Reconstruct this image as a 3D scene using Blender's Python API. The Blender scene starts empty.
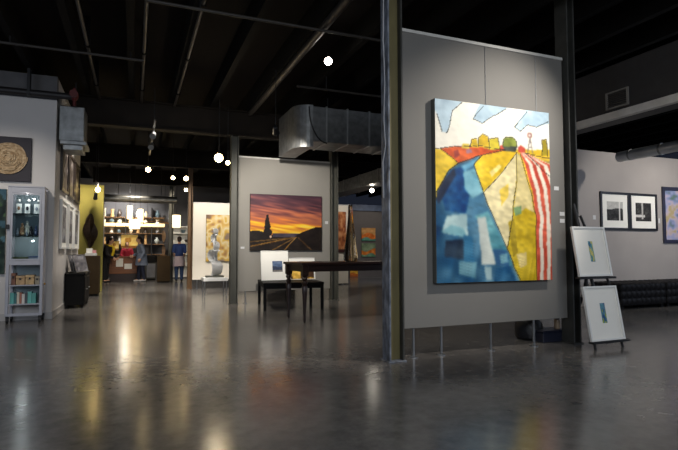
import bpy, bmesh, math, random
import numpy as np
from mathutils import Vector, Matrix
R = math.radians
PI = math.pi
rng = random.Random(7)
scene = bpy.context.scene
COL = scene.collection

# ------------------------------------------------------------------ colours and materials
def lin(c):
    c = np.asarray(c, dtype=float) / 255.0
    return np.where(c <= 0.04045, c / 12.92, ((c + 0.055) / 1.055) ** 2.4)

def L4(c):
    v = lin(c)
    return (float(v[0]), float(v[1]), float(v[2]), 1.0)

MATS = {}
def mat(name, col, rough=0.55, metal=0.0, var=0.12, scale=6.0, bump=0.0, spec=0.5, emit=None, estr=0.0, col2=None, coat=0.0, stretch=None):
    if name in MATS:
        return MATS[name]
    m = bpy.data.materials.new(name)
    m.use_nodes = True
    nt = m.node_tree
    b = nt.nodes['Principled BSDF']
    tc = nt.nodes.new('ShaderNodeTexCoord')
    mp = nt.nodes.new('ShaderNodeMapping')
    nz = nt.nodes.new('ShaderNodeTexNoise')
    nz.inputs['Scale'].default_value = scale
    nz.inputs['Detail'].default_value = 6
    if stretch:
        mp.inputs['Scale'].default_value = stretch
    nt.links.new(tc.outputs['Object'], mp.inputs['Vector'])
    nt.links.new(mp.outputs['Vector'], nz.inputs['Vector'])
    rp = nt.nodes.new('ShaderNodeValToRGB')
    c = L4(col)
    if col2 is None:
        lo = tuple(x * (1 - var) for x in c[:3]) + (1,)
        hi = tuple(min(1, x * (1 + var)) for x in c[:3]) + (1,)
    else:
        lo, hi = c, L4(col2)
    rp.color_ramp.elements[0].position = 0.32
    rp.color_ramp.elements[1].position = 0.68
    rp.color_ramp.elements[0].color = lo
    rp.color_ramp.elements[1].color = hi
    nt.links.new(nz.outputs['Fac'], rp.inputs['Fac'])
    nt.links.new(rp.outputs['Color'], b.inputs['Base Color'])
    b.inputs['Roughness'].default_value = rough
    b.inputs['Metallic'].default_value = metal
    b.inputs['Specular IOR Level'].default_value = spec
    b.inputs['Coat Weight'].default_value = coat
    if emit is not None:
        b.inputs['Emission Color'].default_value = L4(emit)
        b.inputs['Emission Strength'].default_value = estr
    if bump:
        bp = nt.nodes.new('ShaderNodeBump')
        bp.inputs['Strength'].default_value = bump
        bp.inputs['Distance'].default_value = 0.02
        nt.links.new(nz.outputs['Fac'], bp.inputs['Height'])
        nt.links.new(bp.outputs['Normal'], b.inputs['Normal'])
    MATS[name] = m
    return m

def paint_mat():
    if 'paint' in MATS:
        return MATS['paint']
    m = bpy.data.materials.new('brushed_paint')
    m.use_nodes = True
    nt = m.node_tree
    b = nt.nodes['Principled BSDF']
    a = nt.nodes.new('ShaderNodeVertexColor')
    a.layer_name = 'paint'
    nt.links.new(a.outputs['Color'], b.inputs['Base Color'])
    b.inputs['Roughness'].default_value = 0.55
    b.inputs['Specular IOR Level'].default_value = 0.25
    nz = nt.nodes.new('ShaderNodeTexNoise')
    nz.inputs['Scale'].default_value = 60
    bp = nt.nodes.new('ShaderNodeBump')
    bp.inputs['Strength'].default_value = 0.15
    bp.inputs['Distance'].default_value = 0.01
    nt.links.new(nz.outputs['Fac'], bp.inputs['Height'])
    nt.links.new(bp.outputs['Normal'], b.inputs['Normal'])
    MATS['paint'] = m
    return m

def glass_mat(name, tint=(235, 242, 245), refl=0.06):
    if name in MATS:
        return MATS[name]
    m = bpy.data.materials.new(name)
    m.use_nodes = True
    nt = m.node_tree
    nt.nodes.remove(nt.nodes['Principled BSDF'])
    out = nt.nodes['Material Output']
    t = nt.nodes.new('ShaderNodeBsdfTransparent')
    t.inputs['Color'].default_value = L4(tint)
    g = nt.nodes.new('ShaderNodeBsdfGlossy')
    g.inputs['Roughness'].default_value = 0.04
    fr = nt.nodes.new('ShaderNodeFresnel')
    fr.inputs['IOR'].default_value = 1.4
    mx = nt.nodes.new('ShaderNodeMixShader')
    nt.links.new(fr.outputs['Fac'], mx.inputs['Fac'])
    nt.links.new(t.outputs['BSDF'], mx.inputs[1])
    nt.links.new(g.outputs['BSDF'], mx.inputs[2])
    nt.links.new(mx.outputs['Shader'], out.inputs['Surface'])
    MATS[name] = m
    return m

# ------------------------------------------------------------------ mesh building
class MB:
    def __init__(self):
        self.bm = bmesh.new()
    def _merge(self, t):
        me = bpy.data.meshes.new('tmp')
        t.to_mesh(me); t.free()
        self.bm.from_mesh(me)
        bpy.data.meshes.remove(me)
        return self
    def box(self, lo, hi, bevel=0.0, rot=None, seg=1):
        t = bmesh.new()
        bmesh.ops.create_cube(t, size=1.0)
        lo, hi = Vector(lo), Vector(hi)
        c, s = (lo + hi) / 2, hi - lo
        for v in t.verts:
            v.co = Vector((v.co.x * s.x, v.co.y * s.y, v.co.z * s.z))
        if bevel:
            bmesh.ops.bevel(t, geom=list(t.edges), offset=bevel, segments=seg, affect='EDGES', profile=0.5)
        for v in t.verts:
            if rot is not None:
                v.co = rot @ v.co
            v.co += c
        return self._merge(t)
    def tube(self, a, b, r0, r1=None, n=12):
        a, b = Vector(a), Vector(b)
        r1 = r0 if r1 is None else r1
        t = bmesh.new()
        d = b - a
        bmesh.ops.create_cone(t, cap_ends=True, segments=n, radius1=r0, radius2=r1, depth=d.length)
        q = d.to_track_quat('Z', 'Y').to_matrix().to_4x4()
        bmesh.ops.transform(t, matrix=Matrix.Translation((a + b) / 2) @ q, verts=t.verts)
        return self._merge(t)
    def ball(self, c, r, n=12):
        t = bmesh.new()
        bmesh.ops.create_uvsphere(t, u_segments=n, v_segments=max(6, n * 2 // 3), radius=1.0)
        r = Vector((r, r, r)) if not hasattr(r, '__len__') else Vector(r)
        for v in t.verts:
            v.co = Vector((v.co.x * r.x, v.co.y * r.y, v.co.z * r.z)) + Vector(c)
        return self._merge(t)
    def lathe(self, prof, c=(0, 0, 0), n=20):
        bm = self.bm
        c = Vector(c)
        rings = []
        for r, z in prof:
            rings.append([bm.verts.new(c + Vector((r * math.cos(2 * PI * k / n), r * math.sin(2 * PI * k / n), z))) for k in range(n)])
        for a, b in zip(rings[:-1], rings[1:]):
            for k in range(n):
                bm.faces.new((a[k], a[(k + 1) % n], b[(k + 1) % n], b[k]))
        bm.faces.new(list(reversed(rings[0])))
        bm.faces.new(rings[-1])
        return self
    def path(self, pts, r, n=8, radii=None):
        bm = self.bm
        pts = [Vector(p) for p in pts]
        rings = []
        for i, p in enumerate(pts):
            d = (pts[min(i + 1, len(pts) - 1)] - pts[max(i - 1, 0)]).normalized()
            up = Vector((0, 0, 1)) if abs(d.z) < 0.9 else Vector((1, 0, 0))
            x = d.cross(up).normalized(); y = x.cross(d).normalized()
            rr = radii[i] if radii else r
            rings.append([bm.verts.new(p + rr * (x * math.cos(2 * PI * k / n) + y * math.sin(2 * PI * k / n))) for k in range(n)])
        for a, b in zip(rings[:-1], rings[1:]):
            for k in range(n):
                bm.faces.new((a[k], b[k], b[(k + 1) % n], a[(k + 1) % n]))
        bm.faces.new(rings[0]); bm.faces.new(list(reversed(rings[-1])))
        return self
    def sheet(self, grid, thick=0.0):
        bm = self.bm
        V = [[bm.verts.new(Vector(p)) for p in row] for row in grid]
        F = []
        for i in range(len(V) - 1):
            for j in range(len(V[0]) - 1):
                F.append(bm.faces.new((V[i][j], V[i + 1][j], V[i + 1][j + 1], V[i][j + 1])))
        if thick:
            bmesh.ops.solidify(bm, geom=F, thickness=thick)
        return self
    def prism(self, poly, y0, y1):          # polygon in x,z swept along y
        bm = self.bm
        a = [bm.verts.new((x, y0, z)) for x, z in poly]
        b = [bm.verts.new((x, y1, z)) for x, z in poly]
        n = len(poly)
        for k in range(n):
            bm.faces.new((a[k], a[(k + 1) % n], b[(k + 1) % n], b[k]))
        bm.faces.new(list(reversed(a))); bm.faces.new(b)
        return self
    def build(self, name, m, parent=None, smooth=False):
        bm = self.bm
        bmesh.ops.recalc_face_normals(bm, faces=bm.faces)
        me = bpy.data.meshes.new(name)
        bm.to_mesh(me); bm.free()
        me.materials.append(m)
        if smooth:
            me.polygons.foreach_set('use_smooth', [True] * len(me.polygons))
            try:
                me.set_sharp_from_angle(angle=R(40))
            except Exception:
                pass
        o = bpy.data.objects.new(name, me)
        COL.objects.link(o)
        if parent is not None:
            o.parent = parent
        return o

def tag(o, label, cat, group=None):
    o['label'] = label
    o['category'] = cat
    o['kind'] = 'thing'
    if group:
        o['group'] = group
    return o

def thing(name, label, cat, loc=(0, 0, 0), rotz=0.0, group=None):
    o = bpy.data.objects.new(name, None)
    o.empty_display_size = 0.1
    COL.objects.link(o)
    o.location = loc
    o.rotation_euler = (0, 0, rotz)
    return tag(o, label, cat, group)

def struct(name, mb, m):
    o = mb.build(name, m)
    o['kind'] = 'structure'
    return o

def dup(root, loc, label=None, rotz=None, scale=None):
    r = root.copy(); COL.objects.link(r); r.location = loc
    if rotz is not None:
        r.rotation_euler = (r.rotation_euler[0], r.rotation_euler[1], rotz)
    if scale:
        r.scale = scale
    if label:
        r['label'] = label
    for ch in list(root.children):
        c = ch.copy(); COL.objects.link(c); c.parent = r
        for g in list(ch.children):
            d = g.copy(); COL.objects.link(d); d.parent = c
    return r

# ------------------------------------------------------------------ painting tools: coloured grids (facing -Y)
def vnoise(U, V, su, sv, seed):
    rs = np.random.RandomState(seed)
    g = rs.rand(int(sv) + 3, int(su) + 3)
    x, y = U * su, V * sv
    xi, yi = np.floor(x).astype(int), np.floor(y).astype(int)
    xf, yf = x - xi, y - yi
    xf = xf * xf * (3 - 2 * xf); yf = yf * yf * (3 - 2 * yf)
    xi = np.clip(xi, 0, g.shape[1] - 2); yi = np.clip(yi, 0, g.shape[0] - 2)
    return (g[yi, xi] * (1 - xf) * (1 - yf) + g[yi, xi + 1] * xf * (1 - yf) + g[yi + 1, xi] * (1 - xf) * yf + g[yi + 1, xi + 1] * xf * yf)

def inpoly(X, Y, poly):
    m = np.zeros(X.shape, bool)
    n = len(poly)
    for i in range(n):
        x0, y0 = poly[i]; x1, y1 = poly[(i + 1) % n]
        if y0 == y1:
            continue
        c = ((y0 > Y) != (y1 > Y)) & (X < (x1 - x0) * (Y - y0) / (y1 - y0) + x0)
        m ^= c
    return m

def nearline(X, Y, pts, w):
    d = np.full(X.shape, 1e9)
    for (x0, y0), (x1, y1) in zip(pts[:-1], pts[1:]):
        dx, dy = x1 - x0, y1 - y0
        t = np.clip(((X - x0) * dx + (Y - y0) * dy) / (dx * dx + dy * dy + 1e-9), 0, 1)
        d = np.minimum(d, np.hypot(X - x0 - t * dx, Y - y0 - t * dy))
    return d < w

def picture(name, w, h, fn, parent, y=0.0, x=0.0, z=0.0, nx=60, ny=60, gain=1.0):
    """flat painted surface, lower-left corner at (x, y, z) in the parent's frame, facing -Y"""
    us = np.linspace(0, 1, nx + 1); vs = np.linspace(0, 1, ny + 1)
    U, V = np.meshgrid(us, vs)               # V runs down from the top edge
    c = np.clip(fn(U, V), 0, 255)
    rgb = np.clip(lin(c) * gain, 0, 1)
    co = np.zeros((ny + 1, nx + 1, 3))
    co[..., 0] = x + U * w; co[..., 1] = y; co[..., 2] = z + (1 - V) * h
    idx = np.arange((nx + 1) * (ny + 1)).reshape(ny + 1, nx + 1)
    f = np.stack([idx[1:, :-1], idx[1:, 1:], idx[:-1, 1:], idx[:-1, :-1]], -1).reshape(-1, 4)
    me = bpy.data.meshes.new(name)
    me.from_pydata(co.reshape(-1, 3).tolist(), [], f.tolist())
    a = me.color_attributes.new('paint', 'FLOAT_COLOR', 'POINT')
    a.data.foreach_set('color', np.concatenate([rgb, np.ones(rgb.shape[:2] + (1,))], -1).reshape(-1).astype(np.float32))
    me.materials.append(paint_mat())
    o = bpy.data.objects.new(name, me)
    COL.objects.link(o)
    o.parent = parent
    return o

def fill(img, mask, col, U, V, var=14, seed=1, su=14, sv=18):
    n = (vnoise(U, V, su, sv, seed) - 0.5) * 2 * var + (vnoise(U, V, su * 3, sv * 3, seed + 91) - 0.5) * var
    img[mask] = (np.array(col)[None, None, :] + n[..., None] * np.array([1, 0.95, 0.8]))[mask]

# ================================================================== MATERIALS
M_panel = mat('grey_panel_paint', (141, 138, 131), 0.8, var=0.03, scale=2)
M_white = mat('white_wall_paint', (205, 200, 195), 0.85, var=0.03, scale=2)
M_whitewarm = mat('cream_panel_paint', (228, 220, 205), 0.85, var=0.03, scale=2)
M_rwall = mat('grey_wall_paint', (158, 152, 148), 0.85, var=0.04, scale=2)
M_green = mat('olive_green_wall_paint', (168, 158, 78), 0.8, var=0.06, scale=3)
M_deck = mat('dark_red_deck_boards', (8, 3, 3), 0.85, spec=.15, var=0.35, scale=3, stretch=(6, .5, 1))
M_joist = mat('dark_stained_joist', (6, 5, 4), 0.85, spec=.15, var=0.3, scale=4, stretch=(8, .6, 8))
M_girder = mat('brown_girder_paint', (30, 25, 20), 0.75, spec=.2, var=0.2, scale=3)
M_black = mat('black_lacquered_wood', (13, 11, 10), 0.6, spec=.2, var=0.2, scale=8)
M_table = mat('dark_mahogany', (40, 22, 16), 0.3, var=0.3, scale=8, stretch=(.6, 8, 8))
M_blackmetal = mat('black_powder_coat', (20, 20, 21), 0.5, var=0.15)
M_steel = mat('brushed_steel', (150, 152, 155), 0.35, 0.9, var=0.1, scale=12)
M_duct = mat('galvanised_duct', (140, 142, 142), 0.42, 0.8, var=0.22, scale=9)
M_cab = mat('blue_grey_painted_steel', (172, 172, 178), 0.5, 0.05, var=0.06, scale=9)
M_flange = mat('chipped_grey_steel_paint', (70, 74, 82), 0.5, 0.1, scale=16, col2=(146, 153, 166), bump=0.5, stretch=(1, 1, .5))
M_web = mat('olive_brown_steel_paint', (106, 97, 62), 0.55, 0.05, var=0.25, scale=6, stretch=(1, 1, .3))
M_darkcol = mat('dark_grey_steel_paint', (82, 82, 75), 0.55, 0.05, var=0.18, scale=6, stretch=(1, 1, .3))
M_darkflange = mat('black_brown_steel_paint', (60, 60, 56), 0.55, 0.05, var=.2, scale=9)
M_wooden = mat('brown_timber', (104, 76, 46), 0.6, var=0.25, scale=6, stretch=(6, 6, .5))
M_leather = mat('dark_tufted_leather', (12, 10, 12), 0.55, spec=.2, var=0.2, scale=10)
M_canvas = mat('canvas_edge', (92, 92, 86), 0.8, var=0.04)
M_canvasdark = mat('dark_canvas_edge', (48, 38, 40), 0.8, var=0.1)
M_framewhite = mat('white_frame_lacquer', (226, 226, 222), 0.45, var=0.02)
M_mat = mat('white_mat_board', (236, 234, 226), 0.85, var=0.015)
M_frameblack = mat('black_frame_lacquer', (24, 24, 32), 0.4, var=0.1)
M_framebrown = mat('dark_brown_frame', (46, 36, 30), 0.45, var=0.2)
M_framewalnut = mat('navy_grey_frame', (44, 46, 66), 0.4, var=0.15)
M_card = mat('white_label_card', (205, 205, 205), 0.8, var=0.02)
M_lens = mat('lit_lamp_lens', (255, 236, 200), 0.4, emit=(255, 222, 160), estr=30)
M_lensbright = mat('lit_lamp_lens_bright', (255, 236, 200), 0.4, emit=(255, 216, 130), estr=45)
M_lenscool = mat('lit_lamp_lens_white', (255, 250, 240), 0.4, emit=(255, 244, 226), estr=40)
M_lensoff = mat('unlit_lamp_lens', (120, 118, 112), 0.3)
M_shade = mat('glowing_paper_shade', (255, 238, 205), 0.8, emit=(255, 220, 160), estr=3.0)
M_plinth = mat('brown_plinth_laminate', (60, 46, 26), 0.7, spec=.25, var=0.12, scale=5)
M_skin = mat('skin', (206, 160, 132), 0.6, var=0.05)
M_hairdark = mat('dark_brown_hair', (40, 28, 22), 0.5, var=0.3, scale=30)
M_hairblack = mat('black_hair', (18, 15, 15), 0.5, var=0.3, scale=30)
M_eye = mat('dark_eye', (25, 20, 18), 0.3)

# ================================================================== SETTING
def make_floor():
    m = bpy.data.materials.new('polished_concrete')
    m.use_nodes = True
    nt = m.node_tree; b = nt.nodes['Principled BSDF']
    tc = nt.nodes.new('ShaderNodeTexCoord')
    n1 = nt.nodes.new('ShaderNodeTexNoise'); n1.inputs['Scale'].default_value = 0.9; n1.inputs['Detail'].default_value = 8
    n2 = nt.nodes.new('ShaderNodeTexNoise'); n2.inputs['Scale'].default_value = 9; n2.inputs['Detail'].default_value = 10
    n2.inputs['Roughness'].default_value = 0.7
    n3 = nt.nodes.new('ShaderNodeTexNoise'); n3.inputs['Scale'].default_value = 55; n3.inputs['Detail'].default_value = 4
    mx = nt.nodes.new('ShaderNodeMixRGB'); mx.inputs['Fac'].default_value = 0.55
    for n in (n1, n2, n3):
        nt.links.new(tc.outputs['Object'], n.inputs['Vector'])
    nt.links.new(n1.outputs['Fac'], mx.inputs['Color1']); nt.links.new(n2.outputs['Fac'], mx.inputs['Color2'])
    rp = nt.nodes.new('ShaderNodeValToRGB')
    rp.color_ramp.elements[0].position = 0.36; rp.color_ramp.elements[1].position = 0.66
    rp.color_ramp.elements[0].color = L4((84, 81, 79)); rp.color_ramp.elements[1].color = L4((128, 124, 119))
    nt.links.new(mx.outputs['Color'], rp.inputs['Fac'])
    nt.links.new(rp.outputs['Color'], b.inputs['Base Color'])
    mr = nt.nodes.new('ShaderNodeMapRange')
    mr.inputs['From Min'].default_value = 0.3; mr.inputs['From Max'].default_value = 0.7
    mr.inputs['To Min'].default_value = 0.15; mr.inputs['To Max'].default_value = 0.23
    nt.links.new(n2.outputs['Fac'], mr.inputs['Value'])
    nt.links.new(mr.outputs['Result'], b.inputs['Roughness'])
    b.inputs['Specular IOR Level'].default_value = 0.55
    bp = nt.nodes.new('ShaderNodeBump'); bp.inputs['Strength'].default_value = 0.03; bp.inputs['Distance'].default_value = 0.004
    nt.links.new(n3.outputs['Fac'], bp.inputs['Height']); nt.links.new(bp.outputs['Normal'], b.inputs['Normal'])
    struct('floor', MB().box((-8, -4, -0.1), (16, 24, 0)), m)
make_floor()
struct('ceiling', MB().box((-8, -4, 4.15), (16, 24, 4.25)), M_deck)
for k in range(-9, 20):
    x = -0.09 + k * 0.72
    struct('ceiling_joist', MB().box((x - 0.045, -3.9, 3.82), (x + 0.045, 23.9, 4.15)), M_joist)
for y in (9.99, 14.35, 18.45):
    x0 = -1.0 if y < 12 else -1.3
    g = MB().box((x0, y - 0.03, 3.34), (8.5, y + 0.03, 3.80)).box((x0, y - 0.11, 3.80), (8.5, y + 0.11, 3.82)).box((x0, y - 0.11, 3.31), (8.5, y + 0.11, 3.34))
    struct('ceiling_girder', g, M_girder)
struct('wall_left', MB().box((-8, 8.95, 0), (-1.17, 9.1, 3.42)), M_white)
struct('wall_left_upper', MB().box((-8, 8.95, 3.42), (-1.17, 9.1, 3.8)), mat('wall_shade_grey', (92, 90, 90), .85))  # upper strip of the same wall; joist shade is put into its grey
struct('wall_left_side', MB().box((-1.32, 9.1, 0), (-1.17, 12.75, 3.8)), M_white)
struct('baseboard_left', MB().box((-8, 8.935, 0), (-1.155, 8.95, 0.1)).box((-1.17, 8.935, 0), (-1.155, 12.75, 0.1)), mat('pale_baseboard', (176, 172, 168), 0.5))
struct('wall_far_left', MB().box((-2.4, 14.5, 0), (-0.76, 14.62, 2.75)), M_green)
struct('wall_right', MB().box((6.4, 7.0, 0), (16, 7.12, 2.93)), M_rwall)
struct('wall_back', MB().box((-8, 21.5, 0), (7.4, 21.6, 3.82)), mat('dim_shop_wall_paint', (96, 97, 102), 0.8, var=0.05))
struct('wall_back_right', MB().box((7.4, 18.3, 0), (16, 18.42, 2.62)), mat('mauve_grey_wall_paint', (104, 98, 96), 0.85, var=0.03))
struct('trim_back_right', MB().box((7.4, 18.24, 2.62), (16, 18.46, 2.86)), mat('blue_grey_trim_paint', (92, 104, 128), 0.5, var=0.2))

# ---- steel columns
def column(x0, x1, y0, y1, label, mf, mw, h=4.15):
    xc, yc = (x0 + x1) / 2, (y0 + y1) / 2
    w, d = (x1 - x0) / 2, (y1 - y0) / 2
    t = thing('steel_column', label, 'column', (xc, yc, 0), 0, 'steel columns')
    for s in (-1, 1):
        a, b = sorted((s * w, s * (w - 0.018)))
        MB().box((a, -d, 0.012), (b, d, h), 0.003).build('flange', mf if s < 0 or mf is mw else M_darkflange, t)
    MB().box((-w + 0.018, -0.008, 0.012), (w - 0.018, 0.008, h)).build('web', mw, t)
    MB().box((-w - 0.015, -d - 0.015, 0), (w + 0.015, d + 0.015, 0.012), 0.003).build('base_plate', mf, t)
    return t
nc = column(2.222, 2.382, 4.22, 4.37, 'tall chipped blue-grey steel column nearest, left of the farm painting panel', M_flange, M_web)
nc['label'] = 'chipped blue-grey steel column at the left edge of the farm painting panel'
MB().path([(-0.085, 0.02, 1.55), (-0.085, 0.03, 1.9), (-0.08, -0.02, 2.05), (-0.082, 0.01, 2.3), (-0.08, -0.01, 2.7), (-0.085, 0.01, 3.1), (-0.08, 0.0, 3.8)], 0.006).build('cable', M_card, nc)
column(4.55, 4.665, 4.26, 4.44, 'dark steel column at the right edge of the farm painting panel', M_darkflange, M_darkflange)
column(1.74, 1.885, 9.88, 10.06, 'dark grey steel column at the left edge of the sunset painting panel', M_darkcol, M_darkcol, 3.31)
column(3.85, 4.0, 9.88, 10.06, 'dark grey steel column at the right edge of the sunset painting panel', M_darkcol, M_darkcol, 3.31)
column(1.35, 1.465, 14.25, 14.42, 'slim brown column beside the white panel behind the silver sculpture', M_wooden, M_wooden, 3.31)
column(1.10, 1.25, 18.35, 18.55, 'far dark column between the standing visitors in the shop', M_darkcol, M_darkcol, 3.31)

# ---- hanging display panels
def panel(x0, x1, y, z0, z1, label, m, feet):
    t = thing('display_partition', label, 'partition', (x0, y, 0), 0, 'display partitions between the columns')
    w = x1 - x0
    MB().box((0, 0, z0), (w, 0.06, z1), 0.004).build('board', m, t)
    MB().box((0, -0.012, z1 - 0.015), (w, 0.072, z1 + 0.015)).build('top_rail', mat('pale_rail_paint', (206, 204, 198), .5), t)
    for fx in feet:
        f = MB().tube((fx - x0, 0.03, 0.012), (fx - x0, 0.03, z0 + 0.01), 0.014)
        f.lathe([(0.045, 0), (0.045, 0.008), (0.02, 0.014)], (fx - x0, 0.03, 0), 16)
        f.build('leg', M_steel, t)
    return t
panel(2.43, 4.525, 4.32, 0.285, 3.24, 'tall grey display panel carrying the colourful farm painting', mat('mid_grey_panel_paint', (116, 114, 110), 0.8, var=.03, scale=2), (2.55, 2.87, 3.48, 4.06))
panel(1.90, 3.835, 9.95, 0.24, 2.91, 'grey display panel carrying the sunset painting', M_panel, (2.05, 3.68))
panel(1.475, 3.5, 14.2, 0.25, 2.35, 'cream white display panel behind the silver sculpture', M_whitewarm, (1.6, 3.3))
panel(4.4, 6.07, 14.2, 0.04, 2.42, 'white display panel with the tall orange-brown artwork', M_whitewarm, (4.55, 5.9))

# ================================================================== PAINTINGS
def canvas(name, label, cat, x0, y, z0, w, h, depth, fn, nx, ny, edge, group=None, gain=1.0):
    t = thing(name, label, cat, (x0, y, z0), 0, group)
    MB().box((0, -depth, 0), (w, 0, h), 0.003).build('stretched_canvas', edge, t)
    picture('painted_surface', w - 0.006, h - 0.006, fn, t, -depth - 0.0008, 0.003, 0.003, nx, ny, gain)
    return t

def farm(U, V):
    # design coordinates follow a sheet measured 434..552 across and 98..284 down, slightly skewed
    X = 434 + 3 * V + U * 115.0
    Y = (98 + 14 * U) + V * ((284 - 5 * U) - (98 + 14 * U))
    wob = (vnoise(U, V, 11, 14, 5) - 0.5) * 1.6
    X = X + wob; Y = Y + (vnoise(U, V, 11, 14, 6) - 0.5) * 1.6
    img = np.zeros(U.shape + (3,))
    F = lambda poly, c, var=12, seed=1, su=10, sv=14: fill(img, inpoly(X, Y, poly), c, U, V, var, seed, su, sv)
    full = np.ones(U.shape, bool)
    fill(img, full, (238, 234, 220), U, V, 6, 3)
    c1 = [(430, 94), (459, 97), (459, 102), (450, 111), (445.5, 133), (441, 132), (436.6, 114), (430, 102)]
    c2 = [(478, 98), (508, 102), (503, 108), (490, 115.5), (479.5, 123), (470, 118.5)]
    c3 = [(524.5, 108), (560, 110), (556, 121), (535.5, 126.6), (525.5, 124.4), (517, 131.5), (511.8, 126.7)]
    for i, c in enumerate((c1, c2, c3)):
        F(c, (176, 200, 214), 16, 10 + i)
    # base fields
    F([(428, 149), (560, 149), (560, 290), (428, 290)], (214, 178, 40), 22, 20)
    F([(428, 148), (440, 149), (453, 163), (446, 172), (436, 194), (428, 200)], (226, 190, 50), 18, 21)
    F([(440, 149), (452, 147), (478, 146), (503, 149.5), (490, 154), (474, 157), (466, 160), (456, 163)], (206, 84, 34), 24, 22)
    F([(452, 152), (456, 150.5), (458, 156), (453, 159)], (150, 60, 50), 10, 23)
    F([(463, 150), (468, 149), (470, 153), (464, 154)], (170, 120, 130), 14, 24)
    # bushes and buildings
    F([(459, 149), (460, 144), (466, 143.5), (467, 149)], (214, 186, 62), 20, 25)
    F([(467, 147), (469, 139), (474, 138.5), (476, 148)], (220, 184, 36), 20, 26)
    F([(475.5, 147), (476, 138), (480, 133.5), (485, 136), (486.5, 149)], (222, 186, 40), 20, 27)
    F([(485, 149.5), (486, 138), (495, 137.3), (498, 150)], (204, 184, 44), 26, 28)
    F([(497, 150), (498, 145), (502, 145), (502, 151)], (190, 60, 40), 16, 29)
    F([(500, 147), (500.5, 139), (503, 136.8), (510, 137.3), (514, 141), (515, 147)], (112, 124, 40), 26, 30)
    F([(500, 146), (515, 147), (513.5, 152), (503, 151.5)], (60, 66, 56), 18, 31)
    F([(516, 152), (516, 147.5), (519, 145), (523.5, 148), (523.5, 153)], (184, 70, 52), 14, 32)
    F([(541, 155), (541, 139), (546.5, 138.5), (547, 156)], (158, 140, 34), 16, 33)
    # windmill
    for ln in ([(528.3, 136), (525.8, 152)], [(528.3, 136), (531, 152.5)], [(526.4, 147), (530.4, 147)], [(527, 142.5), (529.6, 142.5)]):
        img[nearline(X, Y, ln, 0.45)] = (120, 108, 104)
    img[np.abs(np.hypot(X - 528, Y - 134.5) - 2.0) < 1.1] = (158, 120, 112)
    # right-hand yellow field
    F([(522, 152), (552, 158), (554, 182), (545, 172)], (206, 168, 44), 26, 34)
    F([(535, 160), (552, 162), (552, 168)], (150, 132, 44), 18, 35)
    # bands
    F([(471, 165), (478, 157), (500, 151), (515, 152), (496, 176), (479.5, 193)], (228, 190, 36), 26, 36, 8, 8)
    F([(486, 172), (496, 164), (499, 166), (488, 178)], (240, 220, 130), 12, 37)
    F([(479, 193), (496, 175), (515, 152), (514, 180), (509, 220), (505, 248), (502, 246)], (232, 218, 168), 22, 38, 8, 10)
    F([(496, 190), (505, 184), (506, 196), (499, 205)], (232, 200, 80), 22, 39)
    F([(514.5, 152.5), (518.5, 154), (528, 188), (535, 218), (535, 290), (520, 290), (504, 248), (509, 220), (513, 185)], (206, 176, 34), 30, 40, 7, 12)
    F([(514.5, 153), (518, 155), (527, 186), (533, 212), (524, 208), (516, 214), (511, 212), (514, 185)], (206, 190, 132), 22, 41, 8, 10)
    F([(511, 208), (519, 206), (519, 214), (512, 216)], (128, 160, 110), 18, 42)
    F([(513, 254), (524, 252), (525, 264), (518, 268)], (228, 206, 130), 14, 43)
    F([(505, 222), (511, 218), (515, 252), (510, 258)], (176, 152, 36), 22, 44)
    # red and white stripes
    kY = [150, 153, 165, 190, 215, 240, 284]
    Lx = np.interp(Y, kY, [517.5, 518.5, 523.5, 530.5, 534.3, 535, 535.2])
    Pw = np.interp(Y, kY, [0.3, 0.8, 3.9, 4.3, 4.0, 3.85, 3.8])
    s = (X - Lx) / Pw
    st = (s > 0) & (Y > 152.5) & (s < np.interp(Y, [150, 165, 185, 200], [7.5, 7.5, 6.5, 9]))
    red = st & (np.floor(s).astype(int) % 2 == 0)
    fill(img, st, (236, 224, 206), U, V, 10, 45)
    fill(img, red, (206, 84, 60), U, V, 18, 46)
    # blue water
    W = [(456, 163), (466, 160), (474, 157), (478.5, 156.5), (471.5, 165), (480, 193), (503, 246), (521, 290), (428, 290), (436, 193), (446, 172)]
    mw = inpoly(X, Y, W)
    fill(img, mw, (40, 92, 128), U, V, 52, 50, 4, 6)
    B = lambda poly, c, var=16, seed=1: fill(img, inpoly(X, Y, poly) & mw, c, U, V, var, seed, 9, 12)
    B([(447, 170), (462, 166), (468, 190), (464, 214), (444, 212), (440, 196)], (34, 92, 146), 34, 51)
    B([(434, 198), (442, 180), (452, 168), (454, 176), (446, 190), (438, 206)], (26, 40, 66), 12, 52)
    B([(461, 172), (472, 168), (479, 192), (470, 199), (463, 190)], (120, 178, 196), 26, 53)
    B([(458, 166), (470, 161), (477, 157), (470, 166), (462, 171)], (108, 172, 204), 20, 54)
    B([(445, 217), (464.5, 213.7), (466.5, 240), (441.5, 233.6)], (176, 206, 208), 24, 55)
    B([(441.5, 233), (466, 240), (462, 230), (450, 226)], (132, 186, 196), 14, 56)
    B([(472, 216), (485, 211.5), (504, 249), (510, 266), (500, 262), (490, 258), (482, 240)], (96, 160, 172), 34, 57)
    B([(474, 218), (482, 217), (492.5, 264), (479, 265)], (206, 214, 206), 18, 58)
    B([(444, 241), (461, 241), (462, 260), (444, 258)], (30, 50, 72), 22, 59)
    B([(461, 236), (470, 238), (472, 262), (462, 262)], (52, 118, 158), 18, 60)
    B([(457, 262), (474.7, 262), (473, 279), (457, 275)], (96, 146, 164), 22, 61)
    B([(489, 249), (505, 250), (506, 266), (494, 265)], (44, 92, 138), 14, 62)
    B([(496, 255), (504, 253), (505, 262), (498, 264)], (116, 168, 184), 14, 63)
    B([(482, 266), (489, 266), (488, 281), (483, 281)], (170, 200, 204), 18, 64)
    B([(492, 268), (508, 266), (514, 284), (490, 284)], (38, 96, 138), 24, 65)
    blue = mw[..., None]
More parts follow.
